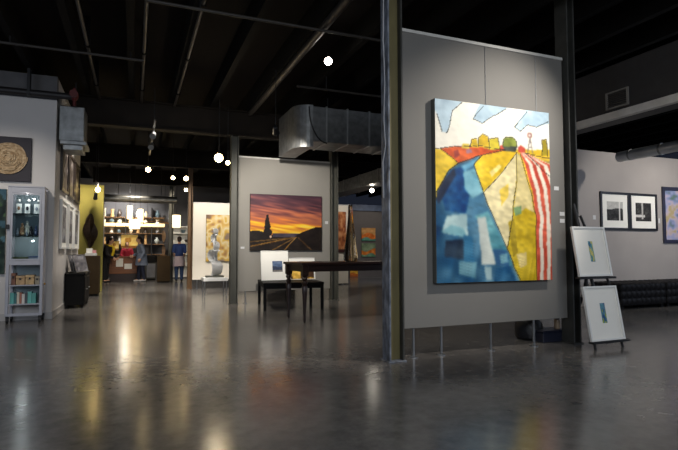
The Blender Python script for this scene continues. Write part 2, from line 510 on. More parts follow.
    for _ in range(3):                       # wet blending of neighbouring strokes
        p = np.pad(img, ((1, 1), (1, 1), (0, 0)), mode='edge')
        soft = (p[:-2, 1:-1] + p[2:, 1:-1] + p[1:-1, :-2] + p[1:-1, 2:] + 2 * img) / 6
        img = soft if _ == 0 else np.where(blue, soft, img)
    st_ = vnoise(U + V * .3, V - U * .2 + .3, 26, 60, 77) - .5
    img = img * (1 + (.05 + .16 * (img[..., 2:3] < 190)) * st_[..., None])
    # ink outlines
    for ln in ([(471, 165), (480, 193), (503, 246), (521, 288)], [(515, 152), (496, 176), (479.5, 193)], [(514.5, 153), (513.5, 185), (509, 220), (504.5, 247)],
               [(518.5, 154), (528, 187), (534.5, 216), (535, 284)], [(440, 149), (456, 163), (447, 171), (436, 193)], [(434, 149), (452, 147), (478, 146), (503, 150)],
               [(456, 163), (474, 157), (503, 150)], [(478.5, 157), (471, 165)], [(522, 152.5), (552, 159)], [(524, 153.5), (551, 177)],
               [(459, 102), (450, 111), (445.5, 133), (441, 132), (436.6, 114)], [(503, 108), (490, 115.5), (479.5, 123), (470, 118.5), (480, 105)],
               [(548, 121), (535.5, 126.6), (525.5, 124.4), (517, 131.5), (511.8, 126.7), (524.5, 111)], [(476, 147), (476, 138), (480, 133.5), (485, 136), (486.5, 149)],
               [(486, 138), (495, 137.3), (498, 150)], [(467, 147), (469, 139), (474, 138.5)], [(500.5, 146), (500.5, 139), (503, 136.8), (510, 137.3), (514, 141), (515, 147)],
               [(541, 155), (541, 139), (546.5, 138.5), (547, 156)]):
        mk = nearline(X, Y, ln, 0.42)
        img[mk] = img[mk] * 0.3 + np.array([18, 18, 16])
    return img

pt = canvas('farm_painting', 'large colourful painting of striped fields, blue water and windmill on the tall grey panel', 'painting', 2.76, 4.32, 0.72, 1.485, 1.85, 0.07, farm, 150, 186, M_canvas, gain=0.86)
for wx in (0.68, 1.37):
    MB().tube((wx, -0.004, 1.84), (wx, -0.004, 2.52), 0.0025, n=6).build('hanging_wire', M_steel, pt)
for (x, z, lab) in ((4.40, 1.74, 'white label card just right of the farm painting'), (4.475, 1.455, 'upper of two white label cards near the column, right of the farm painting'), (4.475, 1.375, 'lower of two white label cards near the column, right of the farm painting')):
    tag(MB().box((x - 0.035, 4.316, z - 0.022), (x + 0.035, 4.32, z + 0.022), 0.001).build('label_card', M_card), lab, 'label', 'label cards on the panels')
tag(MB().box((3.72, 9.946, 1.60), (3.79, 9.95, 1.66), 0.001).build('label_card', M_card), 'small label card right of the sunset painting', 'label', 'label cards on the panels')
tag(MB().box((1.945, 9.946, 1.08), (2.02, 9.95, 1.12), 0.001).build('label_card', M_card), 'small label card below left of the sunset painting', 'label', 'label cards on the panels')

def sunset(U, V):
    img = np.zeros(U.shape + (3,))
    n = vnoise(U * .6 + V * 0.25, V - U * 0.16 + 0.2, 5, 16, 3) * 0.55 + vnoise(U * .6 + V * .3, V - U * 0.2 + 0.25, 10, 38, 4) * 0.45
    t = V + (n - 0.5) * 0.42
    ks = [0, 0.16, 0.28, 0.40, 0.50, 0.58, 0.66, 0.72, 1.0]
    cs = np.array([(70, 44, 56), (96, 58, 66), (150, 84, 74), (186, 108, 78), (206, 116, 66), (226, 146, 50), (244, 190, 46), (240, 200, 90), (240, 200, 90)])
    for k in range(3):
        img[..., k] = np.interp(t, ks, cs[:, k])
    img *= (0.82 + 0.36 * n)[..., None]
    ground = V > 0.715 + 0.015 * np.sin(U * 9)
    fill(img, ground, (34, 26, 22), U, V, 10, 8)
    far = (V > 0.70) & (V < 0.76) & (U > 0.3) & (U < 0.68)
    fill(img, far, (70, 64, 76), U, V, 12, 9)
    fill(img, (V > 0.665 - 0.02 * np.sin(U * 20)) & (U < 0.2) & (V < 0.86), (30, 24, 20), U, V, 8, 10)
    hill = V > 0.74 - 0.17 * np.clip((U - 0.62) / 0.3, 0, 1) ** 0.8
    fill(img, hill & (U > 0.62), (32, 24, 20), U, V, 9, 11)
    tree = (np.abs(U - 0.23) < 0.012 + 0.055 * np.clip((V - 0.36) / 0.4, 0, 1) * (0.6 + 0.8 * vnoise(U, V, 30, 26, 12))) & (V > 0.36) & (V < 0.80)
    fill(img, tree, (26, 20, 18), U, V, 8, 13)
    fill(img, (np.hypot((U - 0.275) * 1.3, V - 0.76) < 0.02), (228, 190, 160), U, V, 6, 14)
    for a, b, c, w in (((0.62, 0.765), (0.30, 1.0), (112, 84, 44), 0.010), ((0.63, 0.765), (0.46, 1.0), (150, 112, 56), 0.007), ((0.60, 0.765), (0.0, 0.93), (120, 86, 36), 0.012), ((0.66, 0.77), (0.85, 1.0), (84, 60, 34), 0.010), ((0.55, 0.775), (0.0, 0.85), (96, 70, 34), 0.010)):
        k = nearline(U, V, [a, b], w)
        fill(img, k & (V > 0.76), c, U, V, 22, 15, 20, 20)
    return img
canvas('sunset_painting', 'wide painting of an orange and purple sunset with a dark tree', 'painting', 2.12, 9.95, 1.045, 1.51, 1.13, 0.05, sunset, 120, 90, M_canvasdark, gain=0.9)

def abstract_yellow(U, V):
    img = np.zeros(U.shape + (3,))
    n = vnoise(U, V, 4, 6, 21) * .6 + vnoise(U, V, 11, 14, 22) * .4
    cs = np.array([(120, 96, 76), (176, 132, 84), (214, 176, 96), (222, 208, 170), (208, 168, 70), (140, 120, 104)])
    for k in range(3):
        img[..., k] = np.interp(n, np.linspace(0.2, 0.8, 6), cs[:, k])
    return img
canvas('abstract_painting', 'yellow and ochre abstract painting on the cream panel behind the silver sculpture', 'painting', 1.82, 14.2, 0.74, 0.98, 1.29, 0.04, abstract_yellow, 50, 64, M_canvas)

def orange_brown(U, V):
    img = np.zeros(U.shape + (3,))
    n = vnoise(U, V, 5, 9, 31) * .6 + vnoise(U, V, 14, 24, 32) * .4
    cs = np.array([(120, 64, 40), (168, 96, 56), (196, 130, 84), (206, 150, 104)])
    for k in range(3):
        img[..., k] = np.interp(n, np.linspace(0.2, 0.8, 4), cs[:, k])
    img[(V > 0.93)] = (70, 40, 40)
    return img
canvas('tall_artwork', 'tall narrow orange-brown artwork on the far white panel', 'painting', 5.62, 14.2, 0.98, 0.36, 1.24, 0.04, orange_brown, 24, 60, M_canvas)

def landscape_small(seed, sky, land, acc):
    def fn(U, V):
        img = np.zeros(U.shape + (3,))
        fill(img, np.ones(U.shape, bool), sky, U, V, 26, seed, 4, 4)
        fill(img, V > 0.5 + 0.12 * np.sin(U * 5 + seed), land, U, V, 30, seed + 1, 5, 5)
        fill(img, V > 0.8 + 0.08 * np.sin(U * 7 + seed), acc, U, V, 20, seed + 2, 5, 5)
        return img
    return fn
canvas('small_painting', 'small orange and teal painting, upper of the two on the far mauve-grey wall', 'painting', 8.38, 18.3, 1.42, 0.62, 0.52, 0.04, landscape_small(40, (206, 150, 90), (226, 120, 50), (90, 150, 130)), 24, 20, M_canvas, 'small paintings on the far wall')
canvas('small_painting', 'small teal and orange painting, lower of the two on the far mauve-grey wall', 'painting', 8.38, 18.3, 0.78, 0.62, 0.54, 0.04, landscape_small(44, (120, 140, 110), (220, 126, 50), (110, 150, 120)), 24, 20, M_canvas, 'small paintings on the far wall')
canvas('small_canvas', 'little orange and yellow canvas on the far floor seen below the long table', 'painting', 7.82, 18.15, 0.0, 0.34, 0.28, 0.03, landscape_small(47, (226, 170, 60), (206, 110, 40), (170, 90, 40)), 16, 14, M_canvas)

def greenpic(U, V):
    img = np.zeros(U.shape + (3,))
    fill(img, np.ones(U.shape, bool), (34, 52, 44), U, V, 26, 51, 10, 14)
    fill(img, vnoise(U, V, 8, 12, 52) > 0.66, (52, 84, 96), U, V, 22, 53)
    fill(img, vnoise(U, V, 9, 16, 54) > 0.72, (66, 92, 58), U, V, 22, 55)
    return img
canvas('dark_green_painting', 'dark green painting at the left frame edge beside the glass cabinet', 'painting', -2.75, 8.9495, 0.70, 0.95, 1.28, 0.04, greenpic, 50, 60, M_canvas)

# woven disc picture
t = thing('woven_disc_artwork', 'dark square artwork with a round woven tan disc above the glass cabinet', 'artwork', (-1.83, 8.95, 2.10))
MB().box((-0.34, -0.05, 0), (0.34, 0, 0.68), 0.004).build('backing_panel', mat('dark_charcoal_panel', (46, 42, 48), 0.7), t)
d = MB()
for k in range(110):
    a0 = rng.uniform(0, 2 * PI); rr = rng.uniform(0.05, 0.245) if k > 30 else 0.24; sp = rng.uniform(1.0, 3.2)
    ox, oz = (rng.uniform(-0.02, 0.02), rng.uniform(-0.02, 0.02)) if k > 30 else (0, 0)
    yy = -0.055 - 0.045 * (1 - (rr / 0.25) ** 2) - rng.uniform(0, 0.012)
    d.path([(ox + rr * math.cos(a0 + sp * i / 9), yy, 0.345 + oz + 0.97 * rr * math.sin(a0 + sp * i / 9)) for i in range(10)], 0.006, 5)
d.ball((0, -0.055, 0.345), (0.235, 0.035, 0.232), 24)
dd = d.build('woven_disc', mat('woven_straw', (150, 120, 84), 0.8, scale=24, col2=(206, 182, 146)), t)
dd.location.x = 0.04

# ================================================================== FRAMED PICTURES
def framed(name, label, cat, loc, w, h, fw, mframe, fn, mw=0.0, mh=None, group=None, rot=(0, 0, 0), nx=30, ny=30, depth=0.03, gain=1.0, m_mat=None, off=(0, 0)):
    t = thing(name, label, cat, loc, 0, group)
    t.rotation_euler = rot
    f = MB()
    f.box((0, -depth, 0), (fw, 0, h), 0.002).box((w - fw, -depth, 0), (w, 0, h), 0.002)
    f.box((fw, -depth, 0), (w - fw, 0, fw), 0.002).box((fw, -depth, h - fw), (w - fw, 0, h), 0.002)
    f.build('frame', mframe, t)
    mh = mw if mh is None else mh
    if mw > 0:
        MB().box((fw, -depth * 0.5, fw), (w - fw, -0.002, h - fw)).build('mat_board', m_mat or M_mat, t)
    iw, ih = w - 2 * fw - 2 * mw, h - 2 * fw - 2 * mh
    yy = -depth * 0.5 - 0.0012 if mw > 0 else -depth * 0.4
    picture('picture', iw, ih, fn, t, yy, fw + mw + off[0], fw + mh + off[1], nx, ny, gain)
    return t

def bw(seed, style):
    def fn(U, V):
        n = vnoise(U, V, 6, 8, seed) * .5 + vnoise(U, V, 18, 22, seed + 1) * .5
        g = 30 + 110 * np.clip(n - 0.35, 0, 1)
        if style == 0:
            g = np.where(V < 0.28 + 0.25 * vnoise(U, V, 7, 1, seed + 3), 205 - 40 * n, g)
            g = np.where((U > 0.74) & (U < 0.82), 225, g)
        else:
            g = np.where((np.abs(U - 0.42) < 0.05) & (V < 0.9), 150 + 60 * n, g)
            g = np.where((np.abs(V - 0.72) < 0.08) & (U < 0.6), 170 + 60 * n, g)
        return np.stack([g, g * 0.99, g * 0.96], -1)
    return fn
framed('framed_photograph', 'black framed black-and-white photograph, left of the pair on the right-hand wall', 'framed picture', (8.20, 7.0, 1.425), 0.77, 0.735, 0.045, M_frameblack, bw(61, 0), 0.125, 0.14, 'framed photographs above the tufted benches')
framed('framed_photograph', 'black framed black-and-white photograph, right of the pair, with pale streaks', 'framed picture', (8.98, 7.0, 1.425), 0.78, 0.735, 0.045, M_frameblack, bw(67, 1), 0.125, 0.14, 'framed photographs above the tufted benches')
def pastel(U, V):
    img = np.zeros(U.shape + (3,))
    n = vnoise(U, V, 5, 6, 71) * .6 + vnoise(U, V, 16, 18, 72) * .4
    cs = np.array([(96, 120, 110), (120, 134, 168), (150, 156, 190), (186, 170, 180), (176, 160, 120)])
    for k in range(3):
        img[..., k] = np.interp(n, np.linspace(0.25, 0.75, 5), cs[:, k])
    return img
framed('framed_painting', 'blue-lilac painting in a dark blue frame at the right frame edge', 'framed picture', (9.93, 7.0, 1.18), 1.35, 1.15, 0.07, M_framewalnut, pastel, nx=60, ny=50)
tag(MB().box((9.815, 6.996, 1.58), (9.86, 7.0, 1.68), 0.001).build('label_card', M_card), 'narrow pale label card left of the blue-lilac painting', 'label', 'label cards on the right-hand wall')
tag(MB().box((8.02, 6.996, 1.62), (8.09, 7.0, 1.70), 0.001).build('label_card', M_card), 'pale label card left of the framed photographs', 'label', 'label cards on the right-hand wall')

# frames along the side wall (facing +X): built facing -Y, then turned
def darkpic(seed, hue):
    def fn(U, V):
        img = np.zeros(U.shape + (3,))
        fill(img, np.ones(U.shape, bool), hue, U, V, 30, seed, 5, 8)
        fill(img, vnoise(U, V, 4, 6, seed + 1) > 0.62, tuple(min(255, c + 50) for c in hue), U, V, 20, seed + 2)
        return img
    return fn
rows = [(9.50, 10.36), (10.52, 11.34), (11.48, 12.42)]
nth = ['nearest', 'middle', 'farthest']
for i, (a, b) in enumerate(rows):
    framed('dark_framed_picture', f'{nth[i]} dark framed picture of the upper row on the white side wall', 'framed picture', (-1.165, a, 2.06), b - a, 0.80, 0.05, M_framebrown, darkpic(80 + 4 * i, (66, 58, 54)), 0.0, group='upper row on the side wall', rot=(0, 0, R(90)), nx=16, ny=24, depth=0.04)
    framed('white_matted_picture', f'{nth[i]} white matted picture of the lower row on the white side wall', 'framed picture', (-1.165, a + 0.05, 1.08), b - a - 0.06, 0.84, 0.035, M_framewhite, darkpic(100 + 4 * i, (92, 94, 100)), 0.07, group='lower row on the side wall', rot=(0, 0, R(90)), nx=16, ny=24, depth=0.04)

# ================================================================== GLASS CABINET
cx0, cx1, cy0, cy1 = -1.715, -1.245, 8.58, 8.92
t = thing('glass_cabinet', 'tall blue-grey steel cabinet with glass upper door and open lower shelves', 'cabinet', ((cx0 + cx1) / 2, (cy0 + cy1) / 2, 0))
W2, D2 = (cx1 - cx0) / 2, (cy1 - cy0) / 2
fr = MB()
for sx in (-1, 1):
    for sy in (-1, 1):
        fr.box((sx * W2 - 0.02 * (1 + sx) , sy * D2 - 0.02 * (1 + sy), 0.10), (sx * W2 + 0.02 * (1 - sx), sy * D2 + 0.02 * (1 - sy), 1.98), 0.003)
fr.box((-W2 + .04, -D2, 1.90), (W2 - .04, -D2 + 0.04, 1.98)).box((-W2, -D2 - .01, 1.98), (W2, D2, 2.0), 0.004)
fr.box((-W2 + .04, -D2, 0.84), (W2 - .04, -D2 + 0.04, 0.90)).box((-W2 + .04, -D2, 0.10), (W2 - .04, -D2 + 0.02, 0.14))
fr.build('frame', M_cab, t)
MB().box((-W2 + .02, D2 - 0.012, 0.3), (W2 - .02, D2 - 0.006, 1.95)).build('back_panel', glass_mat('cabinet_glass'), t)
MB().box((W2 - 0.012, -D2 + .04, 0.12), (W2 - 0.006, D2 - .04, 1.95)).build('side_panel', M_cab, t)
MB().box((-W2 + 0.006, -D2 + .04, 0.9), (-W2 + 0.012, D2 - .04, 1.95)).build('side_panel', glass_mat('cabinet_glass'), t)
for z in (0.275, 0.55, 0.88):
    MB().box((-W2 + .012, -D2 + .005, z - 0.018), (W2 - .012, D2 - .012, z), 0.002).build('shelf', M_cab, t)
for z in (1.26, 1.60):
    MB().box((-W2 + .014, -D2 + .04, z - 0.008), (W2 - .014, D2 - .014, z), 0.001).build('glass_shelf', glass_mat('shelf_glass', (205, 222, 222)), t)
dr = MB()
x0, x1, z0, z1 = -W2 + .042, W2 - .042, 0.905, 1.895
dr.box((x0, -D2 - .004, z0), (x0 + .025, -D2 + .016, z1)).box((x1 - .025, -D2 - .004, z0), (x1, -D2 + .016, z1))
dr.box((x0 + .025, -D2 - .004, z0), (x1 - .025, -D2 + .016, z0 + .025)).box((x0 + .025, -D2 - .004, z1 - .025), (x1 - .025, -D2 + .016, z1))
door = dr.build('door', M_cab, t)
MB().box((x0 + .025, -D2 + .004, z0 + .025), (x1 - .025, -D2 + .008, z1 - .025)).build('pane', glass_mat('cabinet_glass'), door)
MB().box((-W2 - .006, -D2 - .03, 1.36), (-W2 + .03, -D2 - .004, 1.43), 0.004).build('handle', M_blackmetal, door)
for sx in (-1, 1):
    for sy in (-1, 1):
        c = MB().tube((sx * (W2 - .03) - 0.014, sy * (D2 - .03), 0.04), (sx * (W2 - .03) + 0.014, sy * (D2 - .03), 0.04), 0.04, n=18)
        c.box((sx * (W2 - .03) - 0.02, sy * (D2 - .03) - 0.02, 0.06), (sx * (W2 - .03) + 0.02, sy * (D2 - .03) + 0.02, 0.10))
        c.build('caster', M_blackmetal, t)
MB().ball((W2 + 0.004, -0.02, 0.55), 0.016).build('latch', mat('brass', (190, 150, 70), 0.3, 0.9), t)

ccx, ccy = (cx0 + cx1) / 2, (cy0 + cy1) / 2
CABLIGHT = [(ccx, ccy - .08, 1.86), (ccx, ccy - .1, 1.2)]
def bottle(name, label, cat, x, y, z, r, h, m, group, capm=None):
    t = thing(name, label, cat, (x, y, z), 0, group)
    MB().lathe([(r * .9, 0), (r, h * .05), (r, h * .55), (r * .75, h * .68), (r * .35, h * .78), (r * .35, h * .9)], n=14).build('body', m, t, True)
    MB().lathe([(r * .4, h * .9), (r * .4, h), (r * .3, h * 1.01)], n=12).build('stopper', capm or m, t, True)
    return t
def figurine(label, x, y, z, h, m, group):
    t = thing('figurine', label, 'figurine', (x, y, z), 0, group)
    MB().lathe([(h * .22, 0), (h * .22, h * .06), (h * .1, h * .1)], n=14).build('base', M_black, t)
    MB().lathe([(h * .1, h * .08), (h * .2, h * .3), (h * .12, h * .5), (h * .17, h * .62), (h * .06, h * .72), (h * .09, h * .82), (h * .09, h * .92), (h * .02, h)], n=14).build('figure', m, t, True)
    return t
MC = [mat('cream_ceramic', (214, 206, 190), 0.4), mat('tan_clay', (150, 110, 78), 0.6), mat('blue_glaze', (86, 100, 134), 0.3), mat('dark_glaze', (44, 40, 46), 0.3), mat('pale_grey_glaze', (170, 174, 182), 0.3)]
cols = ['cream', 'tan', 'blue', 'black', 'pale grey']
for i, (dx, dy, k, h) in enumerate(((-.14, .02, 4, .13), (-.07, -.03, 1, .20), (-.02, .05, 0, .24), (.05, -.05, 3, .16), (.10, .02, 2, .17), (.15, -.04, 3, .13), (.0, -.08, 4, .10))):
    nm = ['leftmost', 'second from left', 'third from left', 'fourth', 'fifth', 'rightmost', 'small front'][i]
    figurine(f'{nm} figurine, {cols[k]}, on the middle glass shelf of the cabinet', ccx + dx, ccy + dy, 1.26, h, MC[k], 'figurines in the glass cabinet')
for i, dx in enumerate((-.12, -.01, .11)):
    t = thing('pendant_card', ['left', 'middle', 'right'][i] + ' white card with a dark pendant on the top cabinet shelf', 'jewellery card', (ccx + dx, ccy - .03, 1.60), 0, 'pendant cards in the cabinet')
    MB().box((-.035, 0, 0), (.035, .006, .15), 0.001, Matrix.Rotation(R(-8), 3, 'X')).build('card', M_mat, t)
    MB().ball((0, -.012, .08), (.018, .006, .03)).build('pendant', [MC[1], MC[3], MC[4]][i], t)
for i, dx in enumerate((-.13, 0.0, .13)):
    t = thing('ornament', ['left', 'middle', 'right'][i] + ' pale round ornament hanging near the cabinet top', 'ornament', (ccx + dx, ccy + .02, 1.80), 0, 'hanging ornaments in the cabinet')
    MB().ball((0, 0, 0), .022).build('bead', M_mat, t)
    MB().tube((0, 0, .02), (0, 0, .18), .002, n=6).build('cord', M_blackmetal, t)
t = thing('green_bowl', 'shallow green bowl on the lowest shelf behind the cabinet glass', 'bowl', (ccx - .08, ccy - .03, .88))
MB().lathe([(.04, 0), (.05, .01), (.10, .06), (.105, .075), (.095, .075), (.04, .02)], n=20).build('bowl', mat('olive_glaze', (110, 118, 70), .4), t, True)
t = thing('grey_box', 'low grey box beside the green bowl in the cabinet', 'box', (ccx + .10, ccy, .88))
MB().box((-.07, -.06, 0), (.07, .06, .07), .004).build('body', MC[4], t)
MB().box((-.073, -.063, .07), (.073, .063, .09), .004).build('lid', MC[2], t)
for i, (dx, w, h, k) in enumerate(((-.15, .05, .17, (120, 80, 60)), (-.06, .11, .13, (176, 144, 104)), (.06, .11, .14, (186, 156, 112)), (.155, .06, .12, (150, 140, 120)))):
    t = thing('wooden_box', ['narrow brown', 'left tan', 'right tan', 'small grey-tan'][i] + ' keepsake box on the upper open cabinet shelf', 'box', (ccx + dx, ccy - .04, .55), 0, 'wooden boxes on the cabinet shelf')
    mm = mat(f'box_wood_{i}', k, .6, var=.25, scale=14)
    MB().box((-w / 2, -.07, 0), (w / 2, .07, h * .7), .003).build('body', mm, t)
    MB().box((-w / 2 - .002, -.072, h * .72), (w / 2 + .002, .072, h), .003).build('lid', mm, t)
    MB().box((-.012, -.08, h * .55), (.012, -.071, h * .75), .001).build('clasp', M_blackmetal, t)
bk = [((96, 168, 160), .05, .16, 'thick teal'), ((60, 110, 110), .03, .15, 'dark teal'), ((206, 196, 176), .03, .17, 'cream'), ((170, 110, 90), .025, .16, 'terracotta'), ((210, 205, 196), .035, .14, 'white'), ((80, 84, 88), .03, .15, 'charcoal'), ((104, 176, 166), .05, .17, 'light aqua'), ((90, 160, 150), .05, .15, 'sea green')]
bx = ccx - .185
for i, (c, w, h, nm) in enumerate(bk):
    t = thing('book', f'{nm} book on the lowest open cabinet shelf', 'book', (bx + w / 2, ccy - .05, .275), 0, 'books on the lowest cabinet shelf')
    mm = mat(f'book_cloth_{i}', c, .6)
    MB().box((-w / 2, -.06, 0), (-w / 2 + .003, .06, h)).box((w / 2 - .003, -.06, 0), (w / 2, .06, h)).box((-w / 2, -.063, 0), (w / 2, -.06, h)).build('cover', mm, t)
    MB().box((-w / 2 + .003, -.059, .004), (w / 2 - .003, .057, h - .004)).build('pages', M_mat, t)
    bx += w + .004

# ================================================================== CHEST WITH PRINTS
t = thing('black_chest', 'low black chest against the white side wall holding leaning prints', 'chest', (-1.0, 10.9, 0))
MB().box((-.15, -.52, .05), (.16, .52, .60), .006).build('carcass', M_black, t)
MB().box((-.16, -.54, .60), (.18, .54, .64), .006).build('top', M_black, t)
for k in range(2):
    dq = MB().box((.16, -.50 + .51 * k, .10), (.172, -.01 + .51 * k, .56), .004).build('drawer', M_black, t)
    MB().ball((.185, -.25 + .5 * k, .33), .016).build('knob', M_steel, dq)
for sx in (-.12, .13):
    for sy in (-.48, .48):
        MB().box((sx - .02, sy - .02, 0), (sx + .02, sy + .02, .05)).build('leg', M_black, t)
for k in range(3):
    pr = framed('leaning_print', ['front', 'middle', 'rear'][k] + ' grey print leaning against the white side wall on the black chest', 'print', (-.98 - .05 * k, 10.42 + .12 * k, .645), .52, .34, .012, M_steel, darkpic(130 + 4 * k, (120, 118, 124)), 0, group='prints leaning on the chest', rot=(R(-14), 0, R(72)), nx=14, ny=10, depth=.012)

# ================================================================== GREEN WALL: WOOD SCULPTURE + PLINTH
t = thing('wood_wall_sculpture', 'dark twisted leaf-shaped wood sculpture hanging on the olive green wall', 'sculpture', (-1.05, 14.40, 1.12))
MB().tube((0, .0, .44), (0, .1, .44), .015).build('wall_peg', M_blackmetal, t)
for s in (0, 1):
    g = []
    for i in range(33):
        a = i / 32
        z = a * .88 if True else 0
        wd = .02 + .16 * math.sin(PI * a) ** .8
        cxx = .02 * math.sin(2 * PI * a)
        th = PI * (.1 + .9 * a) + s * PI / 2
        g.append([(cxx + wd * q * math.cos(th) * .95, wd * q * math.sin(th) * .45, z) for q in (-1, -.5, 0, .5, 1)])
    MB().sheet(g, .018).build('leaf_blade', mat('dark_walnut', (78, 60, 42), .5, var=.35, scale=10, stretch=(1, 1, 5)), t, True)
t = thing('brown_plinth', 'brown plinth in front of the olive green wall topped with papers', 'plinth', (-.94, 13.1, 0))
MB().box((-.2, -.2, .05), (.2, .2, .93), .004).build('body', M_plinth, t)
MB().box((-.18, -.18, 0), (.18, .18, .05)).build('toe_kick', M_black, t)
t = thing('leaflet_holder', 'white leaflet holder with papers on the brown plinth', 'leaflet holder', (-.93, 13.08, .93))
MB().box((-.12, -.08, 0), (.12, .08, .06), .003).build('tray', M_framewhite, t)
MB().box((-.10, -.02, .06), (.03, .0, .17), .001, Matrix.Rotation(R(-12), 3, 'X')).build('leaflet', M_mat, t)
MB().box((.03, -.03, .06), (.11, .02, .13), .003).build('leaflet', mat('pink_paper', (214, 150, 150), .8), t)

# ================================================================== LONG TABLE + VASE
t = thing('console_table', 'long dark mahogany table with turned legs behind the chipped column', 'table', (3.235, 7.36, 0), R(4))
TX, TY = 1.0, .36
MB().box((-TX - .04, -TY - .04, .835), (TX + .04, TY + .04, .87), .008, seg=2).build('tabletop', M_table, t)
MB().box((-TX + .02, -TY + .02, .735), (TX - .02, -TY + .05, .835)).box((-TX + .02, TY - .05, .735), (TX - .02, TY - .02, .835)).box((-TX + .02, -TY + .05, .735), (-TX + .05, TY - .05, .835)).box((TX - .05, -TY + .05, .735), (TX - .02, TY - .05, .835)).build('apron', M_table, t)
LP = [(.012, 0), (.02, .02), (.022, .05), (.016, .08), (.02, .12), (.034, .40), (.043, .52), (.030, .545), (.045, .57), (.045, .585), (.026, .605), (.046, .64), (.030, .665), (.04, .68)]
for sx in (-1, 1):
    for sy in (-1, 1):
        l = MB().lathe(LP, (sx * (TX - .03), sy * (TY - .03), 0), 18)
        l.box((sx * (TX - .03) - .045, sy * (TY - .03) - .045, .68), (sx * (TX - .03) + .045, sy * (TY - .03) + .045, .835), .004)
        l.build('leg', M_table, t, True)
def amber_glass():
    m = bpy.data.materials.new('amber_glass'); m.use_nodes = True
    nt = m.node_tree; b = nt.nodes['Principled BSDF']
    tc = nt.nodes.new('ShaderNodeTexCoord'); nz = nt.nodes.new('ShaderNodeTexNoise'); nz.inputs['Scale'].default_value = 14
    nt.links.new(tc.outputs['Object'], nz.inputs['Vector'])
    rp = nt.nodes.new('ShaderNodeValToRGB')
    rp.color_ramp.elements[0].color = L4((176, 146, 100)); rp.color_ramp.elements[1].color = L4((226, 210, 180))
    nt.links.new(nz.outputs['Fac'], rp.inputs['Fac']); nt.links.new(rp.outputs['Color'], b.inputs['Base Color'])
    b.inputs['Roughness'].default_value = .1
    b.inputs['Transmission Weight'].default_value = 1.0
    b.inputs['IOR'].default_value = 1.3
    return m
t = thing('glass_vase', 'tall slender smoky amber glass vase on the long table', 'vase', (3.17, 7.32, .87))
MB().lathe([(.07, 0), (.105, .01), (.115, .05), (.112, .12), (.092, .25), (.072, .42), (.052, .58), (.036, .74), (.028, .86), (.032, .90), (.026, .90), (.024, .86)], n=24).build('vase_body', amber_glass(), t, True)

# ================================================================== BENCH BEHIND + LEANING PRINTS
t = thing('black_bench', 'low black wooden bench with thin legs holding leaning prints', 'bench', (2.68, 9.05, 0), R(-8))
BX, BY = .505, .53
MB().box((-BX - .03, -BY - .03, .445), (BX + .03, BY + .03, .485), .005).build('seat', M_black, t)
MB().box((-BX, -BY, .38), (BX, -BY + .03, .445)).box((-BX, BY - .03, .38), (BX, BY, .445)).box((-BX, -BY + .03, .38), (-BX + .03, BY - .03, .445)).box((BX - .03, -BY + .03, .38), (BX, BY - .03, .445)).build('apron', M_black, t)
for sx in (-1, 1):
    for sy in (-1, 1):
        MB().box((sx * BX - .025, sy * BY - .025, 0), (sx * BX + .025, sy * BY + .025, .445), .003).build('leg', M_black, t)
def coast(U, V):
    img = np.zeros(U.shape + (3,))
    fill(img, np.ones(U.shape, bool), (92, 110, 140), U, V, 24, 141, 3, 8)
    fill(img, V > .45 + .12 * U, (52, 62, 84), U, V, 18, 142)
    fill(img, V > .8, (110, 104, 100), U, V, 18, 143)
    return img
framed('leaning_matted_print', 'white matted print with a small dark blue coast scene on the black bench', 'print', (2.19, 9.22, .487), .53, .56, .008, M_framewhite, coast, .16, .17, rot=(R(-9), 0, 0), depth=.016, off=(.05, -.02))
def yellowflowers(U, V):
    img = np.zeros(U.shape + (3,))
    fill(img, np.ones(U.shape, bool), (70, 46, 26), U, V, 22, 151, 5, 5)
    fill(img, (vnoise(U, V, 5, 4, 152) > .46) & (np.abs(U - .5) > .08), (216, 172, 70), U, V, 34, 153, 8, 8)
    return img
framed('leaning_print', 'print with a yellow picture and white top edge leaning behind the long table', 'print', (2.74, 9.25, .487), .52, .42, .012, M_framewhite, yellowflowers, .015, .03, rot=(R(-9), 0, 0), depth=.016, off=(0, -.028))

# ================================================================== SILVER SCULPTURE ON A STAND
t = thing('white_display_stand', 'white display table with thin legs under the silver sculpture', 'table', (1.73, 11.9, 0))
MB().box((-.27, -.22, .35), (.27, .22, .43), .004).build('top', M_framewhite, t)
for sx in (-1, 1):
    for sy in (-1, 1):
        MB().tube((sx * .24, sy * .19, 0), (sx * .24, sy * .19, .36), .011).build('leg', M_steel, t)
t = thing('silver_sculpture', 'tall silver sculpture of stacked curved crescents on the white display table', 'sculpture', (1.73, 11.9, .43))
MB().box((-.20, -.13, 0), (.20, .13, .04), .004).build('base', M_darkcol, t)
M_silver = mat('satin_silver', (226, 227, 228), .35, .1, var=.06)
zz = .04
for i, (r, wd) in enumerate(((.21, .30), (.175, .28), (.135, .18), (.115, .16), (.095, .14))):
    g = []
    flip = 1 if i % 2 == 0 else -1
    for k in range(25):
        a = R(-105) + R(235) * k / 24
        hw = wd * .5 * (0.55 + .45 * math.sin(PI * (k + 1.5) / 27))
        yy = -flip * (r * math.cos(a) * .62 - .02)
        ct, stt = math.cos(R(28)), math.sin(R(28))
        g.append([((-hw + hw * q) * ct - yy * stt, (-hw + hw * q) * stt + yy * ct, zz + r * .80 + r * .80 * math.sin(a)) for q in (0, 1, 2)])
    MB().sheet(g, .02).build('crescent', M_silver, t, True)
    zz += r * 1.58 * .98 - .012
MB().tube((0, 0, .03), (0, .0, zz - .02), .012).build('spine', M_silver, t)

